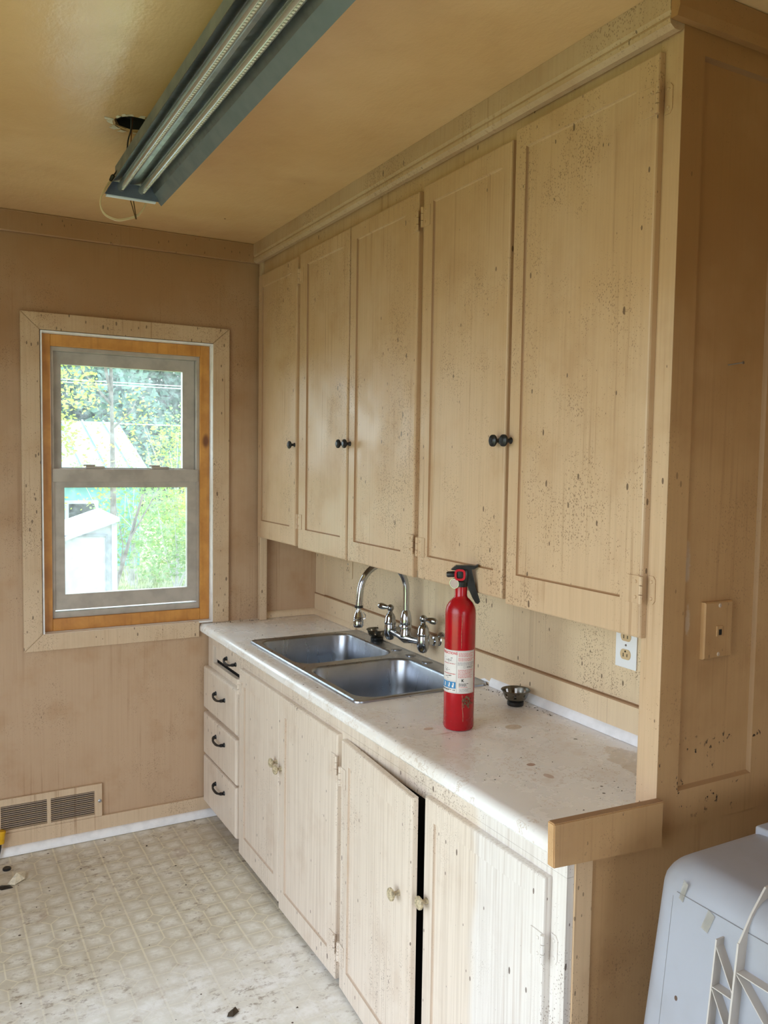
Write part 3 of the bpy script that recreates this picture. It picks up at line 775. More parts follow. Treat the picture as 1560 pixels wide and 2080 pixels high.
obj('spray_collar', MB().lathe([(.0155, 0), (.0155, .008), (.0125, .009)], (xb_-.204, -.985, 1.124), (0, 0, 1), 18), M_RUB, sp_, smooth=True)
mb = MB(); o_ = (xb_-.205, -.985, 1.124)
mb.lathe([(.0095, 0), (.0095, -.012), (.014, -.020), (.0175, -.032), (.0185, -.034), (.0175, -.037), (.019, -.040), (.018, -.044), (.0195, -.047), (.0185, -.051), (.0195, -.054), (.0185, -.066), (.016, -.072), (.003, -.073)], o_, (0, 0, 1), 20)
mb.tube([(o_[0]+.012, -1.000, 1.108), (o_[0]+.020, -1.003, 1.098), (o_[0]+.019, -1.003, 1.086), (o_[0]+.008, -1.0, 1.082)], .0016, 6)
obj('spray_head', mb, M_CHROME, sp_, smooth=True)

# ------------------------------------------------------------------ strainer baskets
def strainer(loc, label, s=1.0):
    t = thing('strainer_basket', label, 'strainer', loc, 'sink strainer baskets')
    o = Vector(loc); n = 32
    mb = MB()
    prof = [(.0440, .046), (.0425, .0475), (.0400, .045), (.0385, .040), (.0365, .0335), (.0335, .026), (.0300, .020), (.012, .0185)]
    L = [[o+Vector((r*s*math.cos(2*PI*i/n), r*s*math.sin(2*PI*i/n), h*s)) for i in range(n)] for r, h in prof]
    R = [[mb.v(p) for p in l] for l in L]
    for k in range(len(R)-1):
        for i in range(n):
            if k in (3, 4) and i % 4 == 0: continue            # slots
            if k == 6 and i % 4 == 2: continue
            j = (i+1) % n
            mb.f((R[k][i], R[k][j], R[k+1][j], R[k+1][i]))
    mb.f(R[-1])
    bmesh.ops.solidify(mb.bm, geom=list(mb.bm.faces), thickness=.0009)
    obj('basket', mb, M_BASKET, t, smooth=True, ang=50)
    obj('stopper', MB().lathe([(.023*s, .0003), (.0245*s, .003), (.0245*s, .012*s), (.020*s, .0165*s), (.010*s, .0185*s)], o, (0, 0, 1), 22), M_RUB, t, smooth=True)
    obj('post', MB().lathe([(.003, .017*s), (.003, .030*s), (.0055, .031*s), (.0055, .034*s), (.002, .0355*s)], o, (0, 0, 1), 10), M_CHROME, t, smooth=True)
strainer((-.012, -.672, .9168), 'tarnished strainer basket on the sink rim beside the faucet')
strainer((-.050, -1.660, .9102), 'tarnished strainer basket on the counter behind the red extinguisher', 1.06)

# ------------------------------------------------------------------ fire extinguisher
EX = Vector((-.335, -1.762, .9102))
fe = thing('fire_extinguisher', 'red fire extinguisher with white label standing on the counter', 'extinguisher', EX)
R0 = .0436
mb = MB()
mb.lathe([(R0-.009, 0), (R0-.003, .002), (R0, .008), (R0, .333), (R0-.001, .343), (R0-.0045, .354), (R0-.010, .363), (.0265, .371), (.0195, .377), (.0175, .383), (.0175, .412)], EX, (0, 0, 1), 48)
obj('cylinder', mb, M_RED, fe, smooth=True)
vw = Vector((-1.6729+.335, -3.7151+1.762)); A0 = math.atan2(vw.y, vw.x)        # the way the label faces
def cyl(a, z, r=R0+.0006): return EX+Vector((r*math.cos(A0+a), r*math.sin(A0+a), z))
def patch(mb, a0, a1, z0, z1, r, n=14):
    """thin curved sheet; a grows to the picture's right"""
    for k in range(n):
        p, q = a0+(a1-a0)*k/n, a0+(a1-a0)*(k+1)/n
        mb.f([mb.v(cyl(p, z0, r)), mb.v(cyl(q, z0, r)), mb.v(cyl(q, z1, r)), mb.v(cyl(p, z1, r))])
    return mb
LZ0, LZ1 = .110, .232
mb = MB(); patch(mb, -1.75, 1.16, LZ0, LZ1, R0+.0004, 40)
lab = obj('label_sheet', mb, M_LABEL, fe, smooth=True)
inks = {}
def ink(m): return inks.setdefault(m.name, (MB(), m))[0]
def bar(m, a0, a1, z0, z1): patch(ink(m), a0, a1, z0, z1, R0+.0008, max(2, int(abs(a1-a0)*10)))
def ring_sq(m, a0, a1, z0, z1, w=.0007):
    wa = w/R0
    bar(m, a0, a1, z0, z0+w); bar(m, a0, a1, z1-w, z1); bar(m, a0, a0+wa, z0, z1); bar(m, a1-wa, a1, z0, z1)
def text(m, s, a_c, z_c, size, bold=0.0, sx=1.0):
    cu = bpy.data.curves.new('t', 'FONT'); cu.body = s; cu.size = size; cu.align_x = 'CENTER'; cu.align_y = 'CENTER'; cu.offset = bold; cu.resolution_u = 2
    to = bpy.data.objects.new('t', cu); C.objects.link(to)
    dg = bpy.context.evaluated_depsgraph_get(); me = to.evaluated_get(dg).to_mesh()
    mb = ink(m); V = [mb.v(cyl(a_c+v.co.x*sx/R0, z_c+v.co.y, R0+.0009)) for v in me.vertices]
    for p in me.polygons: mb.f([V[i] for i in p.vertices])
    to.evaluated_get(dg).to_mesh_clear(); bpy.data.objects.remove(to); bpy.data.curves.remove(cu)
DIV = -.18
bar(M_INKG, DIV-.008, DIV+.008, LZ0+.003, LZ1-.003)
ring_sq(M_INKG, -1.70, 1.12, LZ0+.002, LZ1-.002, .0006)
text(M_INKR, 'INSTRUCTIONS', -.86, LZ1-.0085, .0098, .0003, .92)
rr = random.Random(3)
def lines(m, a0, a1, z_top, k, pitch=.0032, h=.0013):
    for i in range(k):
        a = a0
        e = a1-rr.random()*.25*(a1-a0) if i else a1
        while a < e:
            w = .04+rr.random()*.12
            bar(m, a, min(a+w, e), z_top-i*pitch-h, z_top-i*pitch); a += w+.03
lines(M_INKR, DIV+.12, 1.08, LZ1-.006, 4); lines(M_INKR, DIV+.10, 1.08, LZ1-.021, 3); lines(M_INKG, DIV+.06, 1.08, LZ1-.033, 3)
ring_sq(M_INKG, DIV+.45, DIV+.60, LZ1-.049, LZ1-.043, .0006); lines(M_INKK, DIV+.66, DIV+1.15, LZ1-.044, 2)
lines(M_INKR, DIV+.10, 1.0, LZ1-.054, 7, .0036)
text(M_INKK, 'K', DIV+.40, LZ0+.037, .0105, .0005)
lines(M_INKK, DIV+.16, DIV+.80, LZ0+.029, 3, .0030, .0016); lines(M_INKR, DIV+.16, DIV+.74, LZ0+.0185, 1); lines(M_INKG, DIV+.2, DIV+1.0, LZ0+.0135, 3, .0033)
for zc, m in ((LZ1-.027, M_INKK), (LZ1-.056, M_INKK), (LZ1-.077, M_INKK)):                 # pictograms: flame strokes and hand
    for i in range(9):
        a = -.86+(rr.random()-.5)*.62; z = zc+(rr.random()-.5)*.011
        bar(m if i % 3 else M_INKG, a, a+.05+rr.random()*.1, z, z+.0012)
    bar(M_INKG, -1.2, DIV-.03, zc-.0105, zc-.0100)
    lines(M_INKR, -1.25, DIV-.08, zc-.0110 if zc > LZ1-.06 else zc+.0105, 1)
bar(M_INKB, -1.62, DIV-.04, LZ0+.0135, LZ0+.0325)
for a in (-1.42, -1.04, -.66, -.38):
    bar(M_LABEL, a-.10, a+.02, LZ0+.0165, LZ0+.0225); bar(M_LABEL, a-.06, a+.04, LZ0+.0225, LZ0+.0295)
bar(M_LABEL, -.86, -.845, LZ0+.0135, LZ0+.0325); bar(M_LABEL, -1.235, -1.22, LZ0+.0135, LZ0+.0325)
lines(M_INKK, -1.6, -.52, LZ0+.0105, 2, .0022, .0018)
text(M_INKK, '110', -.36, LZ0+.0085, .0052, .0002)
for nm, (mb, m) in inks.items():
    o = obj('printing', mb, m, lab); o['kind'] = 'stuff'
# valve head
zt_ = EX.z+.412
side = Vector((math.cos(A0+PI/2), math.sin(A0+PI/2), 0)); frontv = Vector((math.cos(A0), math.sin(A0), 0)); UPZ = Vector((0, 0, 1))
# in the picture: right = side, towards the camera = frontv
def head_T(): return Matrix.Translation((EX.x, EX.y, zt_)) @ Matrix((( side.x, frontv.x, 0, 0), (side.y, frontv.y, 0, 0), (0, 0, 1, 0), (0, 0, 0, 1)))
HT = head_T()
mb = MB(); mb.T = HT
mb.lathe([(.0185, -.004), (.0195, 0), (.0195, .010), (.0165, .014)], (0, 0, 0), (0, 0, 1), 20)
mb.box(-.016, .018, -.015, .015, .008, .046, .004)
mb.prism([(-.030, -.012, .044), (-.016, -.012, .056), (.024, -.012, .058), (.038, -.012, .056), (.046, -.012, .060), (.047, -.012, .055), (.036, -.012, .047), (-.016, -.012, .042)], (0, .024, 0))
vh = obj('valve_head', mb, M_RUB, fe, smooth=True, ang=35)
mb = MB(); mb.T = HT
mb.lathe([(.0075, 0), (.0085, .004), (.0085, .026), (.0065, .030), (.004, .030), (.0035, .022)], (-.012, .002, .031), (-1, 0, -.05), 14)
obj('nozzle', mb, M_RUB, fe, smooth=True)
mb = MB(); mb.T = HT      # long carry lever hanging down on the right
pts = [(.008, .052), (.028, .050), (.041, -.006), (.054, -.042), (.053, -.050), (.043, -.053), (.032, -.034), (.016, .000)]
mb.prism([(x, -.010, z) for x, z in pts], (0, .020, 0))
bmesh.ops.bevel(mb.bm, geom=list(mb.bm.edges), offset=.0025, segments=2, affect='EDGES')
obj('squeeze_lever', mb, M_RUB, fe, smooth=True, ang=35)
mb = MB(); mb.T = HT      # red ring of the safety pin, a square loop facing the camera
L = []
for k in range(24):
    t = 2*PI*k/24
    cxr = -.004+.0125*math.copysign(abs(math.cos(t))**.6, math.cos(t)); czr = .031+.0135*math.copysign(abs(math.sin(t))**.6, math.sin(t))
    ux, uz = math.cos(t), math.sin(t)
    L.append([(cxr-ux*.003, .0165, czr-uz*.003), (cxr+ux*.003, .0165, czr+uz*.003), (cxr+ux*.003, .0215, czr+uz*.003), (cxr-ux*.003, .0215, czr-uz*.003)])
mb.loops(L, ring=True)
obj('pin_ring', mb, M_REDP, fe, smooth=True, ang=50, label='red pull ring')
mb = MB(); mb.T = HT
gc = (-.0185, .013, .006); ga = (-.40, .9, -.12)
mb.lathe([(.0125, -.012), (.0150, -.004), (.0150, 0), (.0145, .003), (.0130, .003), (.0130, .0018)], gc, ga, 22, cap1=False)
gg = obj('gauge', mb, M_CHROME, fe, smooth=True)
mb = MB(); mb.T = HT; mb.lathe([(.0131, .0019), (.0001, .0021)], gc, ga, 22)
obj('gauge_face', mb, M_GAUGE, gg)
# dusty cobweb clump and strand
mb = MB()
for k in range(70):
    a = .42+rr.gauss(0, .17)+.12*(k % 3); z = .088+rr.gauss(0, .0085)-(a-.4)*.012
    mb.sphere(cyl(a, z, R0+.0015), .0007+.0013*rr.random(), 6, (1, 1, 1.6))
o = obj('cobweb', mb, M_COBW, fe); o['kind'] = 'stuff'
obj('strand', MB().tube([cyl(.20+.012*k+.015*math.sin(k*1.3), .106-.0095*k, R0+.0008) for k in range(9)], .0004, 4), M_KNOBL, fe)
obj('strand', MB().tube([cyl(.10+.01*math.sin(k), .335-.012*k, R0+.0006) for k in range(9)], .0003, 4), M_KNOBL, fe)

# ------------------------------------------------------------------ outlets, phone plate, nail
def outlet(loc, label, painted):
    x, y, z = loc
    t = thing('outlet_plate', label, 'outlet', loc)
    mp = M_SPLASH if painted else M_OUTW
    mb = MB(); mb.box(x-.0055, x-.0002, y-.039, y+.039, z-.064, z+.064, .002)
    obj('cover_plate', mb, mp, t)
    for q in (-1, 1):
        mb = MB(); c = (x-.0055, y, z+q*.0255)
        mb.loops([[(c[0]+.001, c[1]+.0195*math.cos(a), c[2]+max(-.0145, min(.0145, .0185*math.sin(a)))) for a in [2*PI*i/24 for i in range(24)]], [(c[0]-.0018, c[1]+.0190*math.cos(a), c[2]+max(-.014, min(.014, .018*math.sin(a)))) for a in [2*PI*i/24 for i in range(24)]]])
        rc = obj('receptacle', mb, mp if painted else M_OUTT, t)
        mb = MB()
        for dy, hh in ((-.007, .0042), (.007, .0052)): mb.box(c[0]-.0022, c[0]-.0015, c[1]+dy-.0013, c[1]+dy+.0013, c[2]-.002-hh, c[2]-.002+hh)
        mb.lathe([(.0028, 0), (.0028, .0006)], (c[0]-.0016, c[1], c[2]+.0085), (-1, 0, 0), 10)
        obj('slot', mb, M_DARK, rc)
    obj('screw', MB().lathe([(.0035, 0), (.0028, .0012)], (x-.0055, y, z), (-1, 0, 0), 10), M_STEEL, t)
outlet((.0297, -2.046, 1.172), 'white outlet plate with tan receptacles on the splash wall near the partition', False)
outlet((.0297, -.325, 1.195), 'outlet plate painted over in cream, half hidden under the wall cupboard', True)
t = thing('phone_plate', 'tan telephone jack plate on the brown partition end', 'wall plate', (-.103, YN+.008, 1.30))
mb = MB(); mb.loops([rx(YN+.0078, -.150, -.058, 1.238, 1.367), rx(YN-.001, -.150, -.058, 1.238, 1.367), rx(YN-.004, -.150, -.058, 1.238, 1.367, .003)], cap0=False)
obj('cover_plate', mb, M_END, t)
mb = MB(); mb.box(-.112, -.092, YN-.0065, YN-.0035, 1.288, 1.312, .001)
j = obj('jack', mb, M_END, t)
obj('socket_hole', MB().box(-.106, -.097, YN-.0072, YN-.0063, 1.291, 1.304), M_DARK, j)
for z in (1.358, 1.247): obj('screw', MB().lathe([(.005, 0), (.0035, .0016)], (-.102, YN-.004, z), (0, -1, 0), 12), M_BROWNL, t)
t = thing('nail', 'bare nail sticking out of the brown partition end', 'nail', (-.093, YN+.008, 1.897))
obj('nail_shank', MB().tube([(-.093, YN+.0078, 1.897), (-.090, YN-.028, 1.899)], .0013, 8), M_STEEL, t)
obj('nail_head', MB().lathe([(.0035, 0), (.0035, .0015)], (-.090, YN-.028, 1.899), (.05, -1, .05), 10), M_STEEL, t)

# ------------------------------------------------------------------ ceiling light and wiring
lf = thing('tube_light', 'grey two tube shop light hanging under the ceiling', 'light fixture', (-1.07, -1.65, 2.5))
def FT():
    y0 = Vector((-1.066, -.925)); y1 = Vector((-1.078, -2.40))
    d = (y1-y0).normalized(); L = (y1-y0).length
    return Matrix.Translation((y0.x, y0.y, 2.498)) @ Matrix(((-d.y, d.x, 0, 0), (d.x, d.y, 0, 0), (0, 0, 1, 0), (0, 0, 0, 1))), L
FTm, FL = FT()
# local: x to the right, y along the tube (from far end towards the camera), z up; 0 = bottom edge of the wings
mb = MB(); mb.T = FTm
def strip(pts, y0, y1, mi):
    for (a, b), m_ in zip(zip(pts, pts[1:]), mi):
        mb.f([mb.v((a[0], y0, a[1])), mb.v((b[0], y0, b[1])), mb.v((b[0], y1, b[1])), mb.v((a[0], y1, a[1]))], m_)
wing = [(-.086, -.001), (-.084, .003), (-.060, .044), (-.033, .050), (-.005, .044), (.005, .044), (.033, .050), (.060, .044), (.072, .024), (.098, -.006), (.100, -.003)]
strip(wing, -.018, FL, [0, 0, 0, 0, 0, 0, 0, 0, 1, 1])
strip([(x, z+.0012) for x, z in wing], -.018, FL, [1]*10)
obj('reflector', mb, [M_GALV, M_FIXGREY], lf)
mb = MB(); mb.T = FTm; mb.box(-.052, .052, 0, FL, .0515, .092, .003)
obj('channel', mb, M_FIXGREY, lf)
mb = MB(); mb.T = FTm
mb.prism([(-.083, 0, .002), (.088, 0, .002), (.062, 0, .0435), (-.060, 0, .0435)], (0, -.004, 0))
ec = obj('end_cap', mb, M_FIXCAP, lf)
mb = MB(); mb.T = FTm; mb.box(-.078, .078, -.020, -.0045, -.002, .003, .001)
obj('end_flange', mb, M_FIXWHITE, ec)
for x in (-.033, .033):
    mb = MB(); mb.T = FTm
    mb.tube([(x, -.003, .030), (x, FL-.01, .030)], .0135, 18)
    tb = obj('lamp_tube', mb, M_TUBE, lf, smooth=True)
    mb = MB(); mb.T = FTm
    for k in range(110):
        y = .02+k*.0125
        if y < FL-.02: mb.box(x-.0028, x+.0028, y, y+.007, .0155, .0163)
    o = obj('diode', mb, M_LED, tb); o['kind'] = 'stuff'
for dx in (0, .006):
    mb = MB(); mb.T = FTm
    p0, p1 = Vector((.000+dx*1.6, -.022, .0)), Vector((.018+dx*.3, -.028, -.055))
    for k in range(17): mb.sphere(p0.lerp(p1, k/16), .0021, 6)
    o = obj('pull_chain', mb, M_BRASS, lf); o['kind'] = 'stuff'
for q in (.35, 1.25):
    mb = MB(); mb.T = FTm; mb.tube([(0, q, .092), (0, q, .152)], .0022, 6)
    obj('hanger', mb, M_STEEL, lf)
def cat(P, n=6):
    P = [Vector(p) for p in P]; out = []
    for i in range(len(P)-1):
        a, b, c, d = P[max(i-1, 0)], P[i], P[i+1], P[min(i+2, len(P)-1)]
        for k in range(n):
            t = k/n
            out.append(.5*((2*b)+(c-a)*t+(2*a-5*b+4*c-d)*t*t+(3*b-a-3*c+d)*t**3))
    return out+[P[-1]]
cord = cat([(-1.09, -.90, 2.572), (-1.122, -.885, 2.553), (-1.146, -.885, 2.515), (-1.156, -.885, 2.486), (-1.153, -.885, 2.46), (-1.138, -.885, 2.441), (-1.104, -.885, 2.432), (-1.067, -.885, 2.442), (-1.038, -.885, 2.457), (-1.021, -.885, 2.479), (-1.011, -.885, 2.503), (-1.013, -.888, 2.521), (-1.03, -.90, 2.552)])
for dz in (0, .004): obj('cord', MB().tube([p+Vector((0, 0, dz)) for p in cord], .0022, 7), M_CORD, lf, smooth=True)
ww = thing('wiring_box', 'open wiring hole in the ceiling with loose black wires above the shop light', 'wiring', (HC.x, HC.y, H))
obj('metal_box', MB().lathe([(.050, .001), (.050, .045), (.0005, .0452)], HC, (0, 0, 1), 8, cap0=False), M_DARK, ww)
obj('void', MB().lathe([(.049, .030), (.0005, .0302)], HC, (0, 0, 1), 16, cap0=False), M_DARK, ww)
obj('wire', MB().tube(cat([(-1.110, -1.125, 2.678), (-1.108, -1.11, 2.645), (-1.108, -1.07, 2.625), (-1.104, -1.03, 2.602), (-1.108, -.99, 2.581), (-1.118, -.95, 2.566), (-1.126, -.91, 2.555)]), .0022, 7), M_WIREB, ww, smooth=True)
obj('wire', MB().tube(cat([(-1.106, -1.12, 2.678), (-1.105, -1.10, 2.642), (-1.100, -1.07, 2.619), (-1.096, -1.03, 2.596), (-1.099, -.99, 2.575), (-1.108, -.95, 2.563), (-1.118, -.925, 2.556)]), .0022, 7), M_WIREO, ww, smooth=True)
obj('wire_nut', MB().lathe([(.006, 0), (.0075, .006), (.005, .02), (.003, .022)], (-1.122, -.925, 2.560), (-.35, .6, -.6), 10), M_WIREB, ww, smooth=True)
obj('wire_nut', MB().lathe([(.010, 0), (.011, .008), (.008, .028), (.004, .030)], (-1.073, -1.140, 2.640), (.1, .1, -1), 10), M_WIREN, ww, smooth=True)
obj('hook', MB().tube(cat([(-1.085, -1.20, 2.6515), (-1.084, -1.19, 2.644), (-1.078, -1.165, 2.640), (-1.073, -1.145, 2.638)]), .0018, 6), M_BRASS, ww)
mb = MB()
for k in range(16):
    a = 2*PI*k/16+rr.random()*.3; r0 = .058+.004*rr.random(); r1 = r0+.010+.022*rr.random()*(1 if 1.5 < a < 4.5 else .5)
    w = .14+.1*rr.random()
    p = [HC+Vector((math.cos(a+s_*w)*r, math.sin(a+s_*w)*r, -.0008-q)) for s_, r, q in ((-1, r0, .004*rr.random()), (1, r0, .004*rr.random()), (.6, r1, .0005), (-.5, r1*.95, .0005))]
    mb.prism(p, (0, 0, .0006))
o = obj('peeling_paint', mb, M_PAPER, ww); o['kind'] = 'stuff'

# ------------------------------------------------------------------ upturned tub
TL = Vector((0, -3.1, 0))
tb = thing('plastic_tub', 'scuffed white plastic tub upturned beside the brown partition', 'tub', (-.1, -3.0, 0))
zt2 = .926; yb, yfz = -2.600, -3.45; xr = .45
def tub_loop(z, ins, r):
    fl = (zt2-z)*.105
    x0, x1, y0, y1 = -.442-fl+ins, xr+fl-ins, yfz-fl+ins, yb+min(fl*.35, .02)-ins
    return rrect((x0+x1)/2, (y0+y1)/2, (x1-x0)/2, (y1-y0)/2, max(r, .004), z, 6)
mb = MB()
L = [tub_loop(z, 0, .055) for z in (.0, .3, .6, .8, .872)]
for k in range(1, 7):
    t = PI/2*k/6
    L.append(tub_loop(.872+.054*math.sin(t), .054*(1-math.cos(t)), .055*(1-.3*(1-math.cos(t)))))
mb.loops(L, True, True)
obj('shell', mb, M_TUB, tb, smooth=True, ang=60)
mb = MB(); mb.box(-.190, .34, -3.4, -2.628, .915, .938, .006, 3)
obj('raised_foot', mb, M_TUB, tb, smooth=True)
def xs_(z): return -.442-(zt2-z)*.105
def ribplate(p, q, t=.0022, depth=.022):
    """thin fin standing off the left face between (y,z) p and q"""
    (ya, za), (yb_, zb2) = p, q
    d = Vector((0, yb_-ya, zb2-za)); nrm = Vector((0, -d.z, d.y)).normalized()*t
    mb = MB()
    a = Vector((xs_(za)+.002, ya, za)); b = Vector((xs_(zb2)+.002, yb_, zb2)); o = Vector((-depth, 0, 0))
    mb.loops([[a-nrm, a+nrm, a+nrm+o, a-nrm+o], [b-nrm, b+nrm, b+nrm+o, b-nrm+o]])
    return mb
M_SEAM = simple('faint mould seam', (.24, .24, .25), .6)
obj('seam', MB().tube([(xs_(z)-.0001, -2.652, z) for z in (.865, .7, .5, .3, .1)], .0006, 5), M_SEAM, tb)
obj('seam', MB().tube([(-.4468-.0008, -2.66-.06*k, .8755) for k in range(12)], .0008, 5), M_SEAM, tb)
y1r, y2r, y3r = -2.768, -2.812, -2.92
obj('rib', ribplate((y1r, .846), (y1r, .02), .0014), M_TUBRIB, tb)
mb = ribplate((y2r, .862), (y2r, .02), .0018, .024)
prof = [(xs_(.862)+.002, .862), (xs_(.862)-.020, .862), (-.440, .905), (-.405, .945), (-.380, .948), (-.380, .924), (-.40, .920), (-.43, .895)]
mb.loops([[(x, y2r-.0018, z) for x, z in prof], [(x, y2r+.0018, z) for x, z in prof]])
obj('rib', mb, M_TUBRIB, tb)
obj('rib', ribplate((y3r, .862), (y3r, .02), .0018), M_TUBRIB, tb)
for ya, yb2, z0, st, n_ in ((y1r, y2r, .836, .073, 7), (y2r, y3r, .812, .10, 5)):
    for k in range(n_):
        za = z0-k*st
        if k or ya == y2r: obj('web', ribplate((ya, za), (yb2, za), .0009, .021), M_TUBRIB, tb)
        obj('web', ribplate((ya, za-.002), (yb2, za-st+.006), .0009, .021), M_TUBRIB, tb)
for (y, z), w in (((-2.735, .857), .012), ((-2.676, .885), .008)):
    mb = MB(); mb.prism([(xs_(z)-.0008, y-w, z+.014), (xs_(z)-.0008, y+w*.2, z+.020), (xs_(z-.03)-.0008, y+w*1.2, z-.018), (xs_(z-.03)-.0008, y, z-.022)], (.0006, 0, 0))
    obj('tape_piece', mb, M_TAPE, tb)

# ------------------------------------------------------------------ small litter
t = thing('cord_connector', 'yellow cord connector lying against the vent register', 'plug', (-1.43, -.03, .06))
mb = MB(); mb.lathe([(.012, 0), (.017, .003), (.017, .016), (.0155, .018), (.0165, .022), (.0175, .050), (.015, .054), (.002, .055)], (-1.415, -.030, .070), (.12, .02, 1), 16)
obj('connector_body', mb, M_YEL, t, smooth=True, ang=30)
obj('cable', MB().tube(cat([(-1.415, -.030, .072), (-1.417, -.032, .045), (-1.435, -.05, .012), (-1.5, -.08, .007), (-1.62, -.09, .007)]), .006, 8), M_RUB, t, smooth=True)
obj('bottle_cap', MB().lathe([(.015, .0003), (.016, .002), (.016, .007), (.014, .009), (.001, .0088)], (-1.398, -.128, 0), (0, 0, 1), 20), M_RUB, smooth=True, label='small black cap lying on the floor below the vent', cat='cap', loc=(-1.398, -.128, 0))
def crumple(name, c, pts, m, label, cat_):
    mb = MB(); V = [mb.v(Vector(c)+Vector(p)) for p in pts]
    for f in ((0, 1, 2), (0, 2, 3), (0, 3, 4), (0, 4, 5), (0, 5, 1)): mb.f([V[i] for i in f])
    bmesh.ops.solidify(mb.bm, geom=list(mb.bm.faces), thickness=.0012)
    return obj(name, mb, m, label=label, cat=cat_, loc=c)
crumple('paper_scrap', (-1.372, -.245, .002), [(0, 0, .034), (-.036, -.014, 0), (-.010, -.034, .002), (.030, -.006, .006), (.034, .030, .020), (-.006, .028, .010)], M_PAPER, 'torn tan paper scrap on the floor at the frame edge', 'paper')
crumple('black_chip', (-1.418, -.272, .001), [(0, 0, .005), (-.034, .010, 0), (-.012, -.022, 0), (.030, -.022, 0), (.020, .004, .001), (-.008, .020, 0)], M_RUB, 'flat black plastic chip beside the paper scrap', 'scrap')
crumple('dead_leaf', (-.880, -1.395, .002), [(0, 0, .014), (-.020, -.004, 0), (-.006, -.017, .004), (.020, .002, .001), (.013, .016, .010), (-.010, .012, .001)], M_LEAFD, 'curled dark dead leaf on the vinyl in front of the doors', 'leaf')
def crumbs(name, spots, label, z, surf):
    mb = MB()
    for x, y, r in spots:
        h = r*(.5+rr.random()*.5); a = rr.random()*6
        B = [Vector((x+r*(1+.6*rr.random())*math.cos(a+k*2.1), y+r*(.6+.5*rr.random())*math.sin(a+k*2.1), z)) for k in range(3)]
        T_ = Vector((x, y, z+h)); V = [mb.v(p) for p in B+[T_]]
        for f in ((0, 1, 2), (0, 1, 3), (1, 2, 3), (2, 0, 3)): mb.f([V[i] for i in f])
    return obj(name, mb, M_CRUMB, label=label, kind='stuff', cat='crumbs')
sp1 = []
for _ in range(150): sp1.append((-.50+.48*rr.random(), -1.47-.95*rr.random(), .0008+.0016*rr.random()**3))
for _ in range(40): sp1.append((-.50+.48*rr.random(), -.02-.40*rr.random(), .0008+.0022*rr.random()**2))
for _ in range(60): sp1.append((-.03+.03*rr.random(), -1.45-.35*rr.random(), .001+.0032*rr.random()**2))
for _ in range(26): sp1.append((-.52+.30*rr.random(), -.012-.012*rr.random(), .001+.003*rr.random()))
crumbs('counter_crumbs', sp1, 'dark crumbs and droppings scattered over the counter', .9102, None)
sp2 = [(-1.95+1.45*rr.random(), -.1-1.6*rr.random(), .0008+.0042*rr.random()**4) for _ in range(130)]
sp2 += [(-.49-.05*rr.random(), -.2-1.4*rr.random(), .001+.004*rr.random()**2) for _ in range(40)]
crumbs('floor_crumbs', sp2, 'dark crumbs scattered over the vinyl floor', .0004, None)

# ------------------------------------------------------------------ outside
GZ = -.36
mb = MB()
nx, ny = 40, 40
xsN = [-14+34*i/nx for i in range(nx+1)]; ysN = [.3+44*(j/ny)**1.5 for j in range(ny+1)]
Vg = [[mb.v((x, y, GZ+.05*math.sin(x*1.3+y)*math.cos(y*.9))) for x in xsN] for y in ysN]
for j in range(ny):
    for i in range(nx): mb.f((Vg[j][i], Vg[j][i+1], Vg[j+1][i+1], Vg[j+1][i]))
mb.box(-40, -2.95, -30, 40, GZ-.3, GZ-.06); mb.box(-2.95, 30, -40, -6.6, GZ-.3, GZ-.06)
obj('lawn', mb, M_GRASS, label='dry pale spring lawn outside the window', kind='structure')
go = MB()
for _ in range(9000):
    x, y = -2+8*rr.random(), 4.5+7.1*rr.random()
    h = .05+.10*rr.random(); a = rr.random()*PI; dx, dy = math.cos(a)*.012, math.sin(a)*.012
    b = GZ+.03
    go.f([go.v((x-dx, y-dy, b-.05)), go.v((x+dx, y+dy, b-.05)), go.v((x+rr.gauss(0, .03), y+rr.gauss(0, .03), b+h))])
obj('grass_tufts', go, M_GRASS, label='loose grass blades on the lawn beyond the shed', kind='stuff', cat='grass')
# small white shed
sh = thing('garden_shed', 'low white shed with sloping roof close outside the window', 'shed', (-.9, 3.4, GZ))
zL, zR = .985, 1.175                                    # front top edge slopes up to the right
xl, xrr, yf, ybk = -1.75, -.345, 3.0, 3.75
def zfr(x): return zR+(x-xrr)*.36
mb = MB()
mb.loops([[(xl, yf, GZ), (xrr, yf, GZ), (xrr, yf, zR-.02), (xl, yf, zfr(xl)-.02)], [(xl, ybk, GZ), (xrr, ybk, GZ), (xrr, ybk, zR-.02), (xl, ybk, zfr(xl)-.02)]])
obj('shed_wall', mb, M_SHED, sh)
mb = MB(); mb.loops([[(xl-.05, yf-.05, zfr(xl)-.02), (xrr+.02, yf-.05, zR-.012), (xrr+.02, yf-.05, zR+.015), (xl-.05, yf-.05, zfr(xl)+.008)], [(xl-.05, ybk+.1, zfr(xl)+.0), (xrr+.02, ybk+.1, zR+.01), (xrr+.02, ybk+.1, zR+.04), (xl-.05, ybk+.1, zfr(xl)+.03)]])
obj('shed_roof', mb, M_SHED, sh)
mb = MB()
mb.box(xl+.2, -.425, yf-.012, yf-.001, GZ+.1, 1.045); obj('shed_door', mb, M_SHED, sh)
mb = MB()
mb.box(xl+.2, -.412, yf-.02, yf-.0125, 1.045, 1.062); mb.box(-.426, -.408, yf-.02, yf-.0125, GZ+.1, 1.045)
obj('door_trim', mb, M_SHEDT, sh)
obj('corner_board', MB().box(xrr-.035, xrr+.006, yf-.016, yf-.001, GZ, zR-.03), M_SHED, sh)
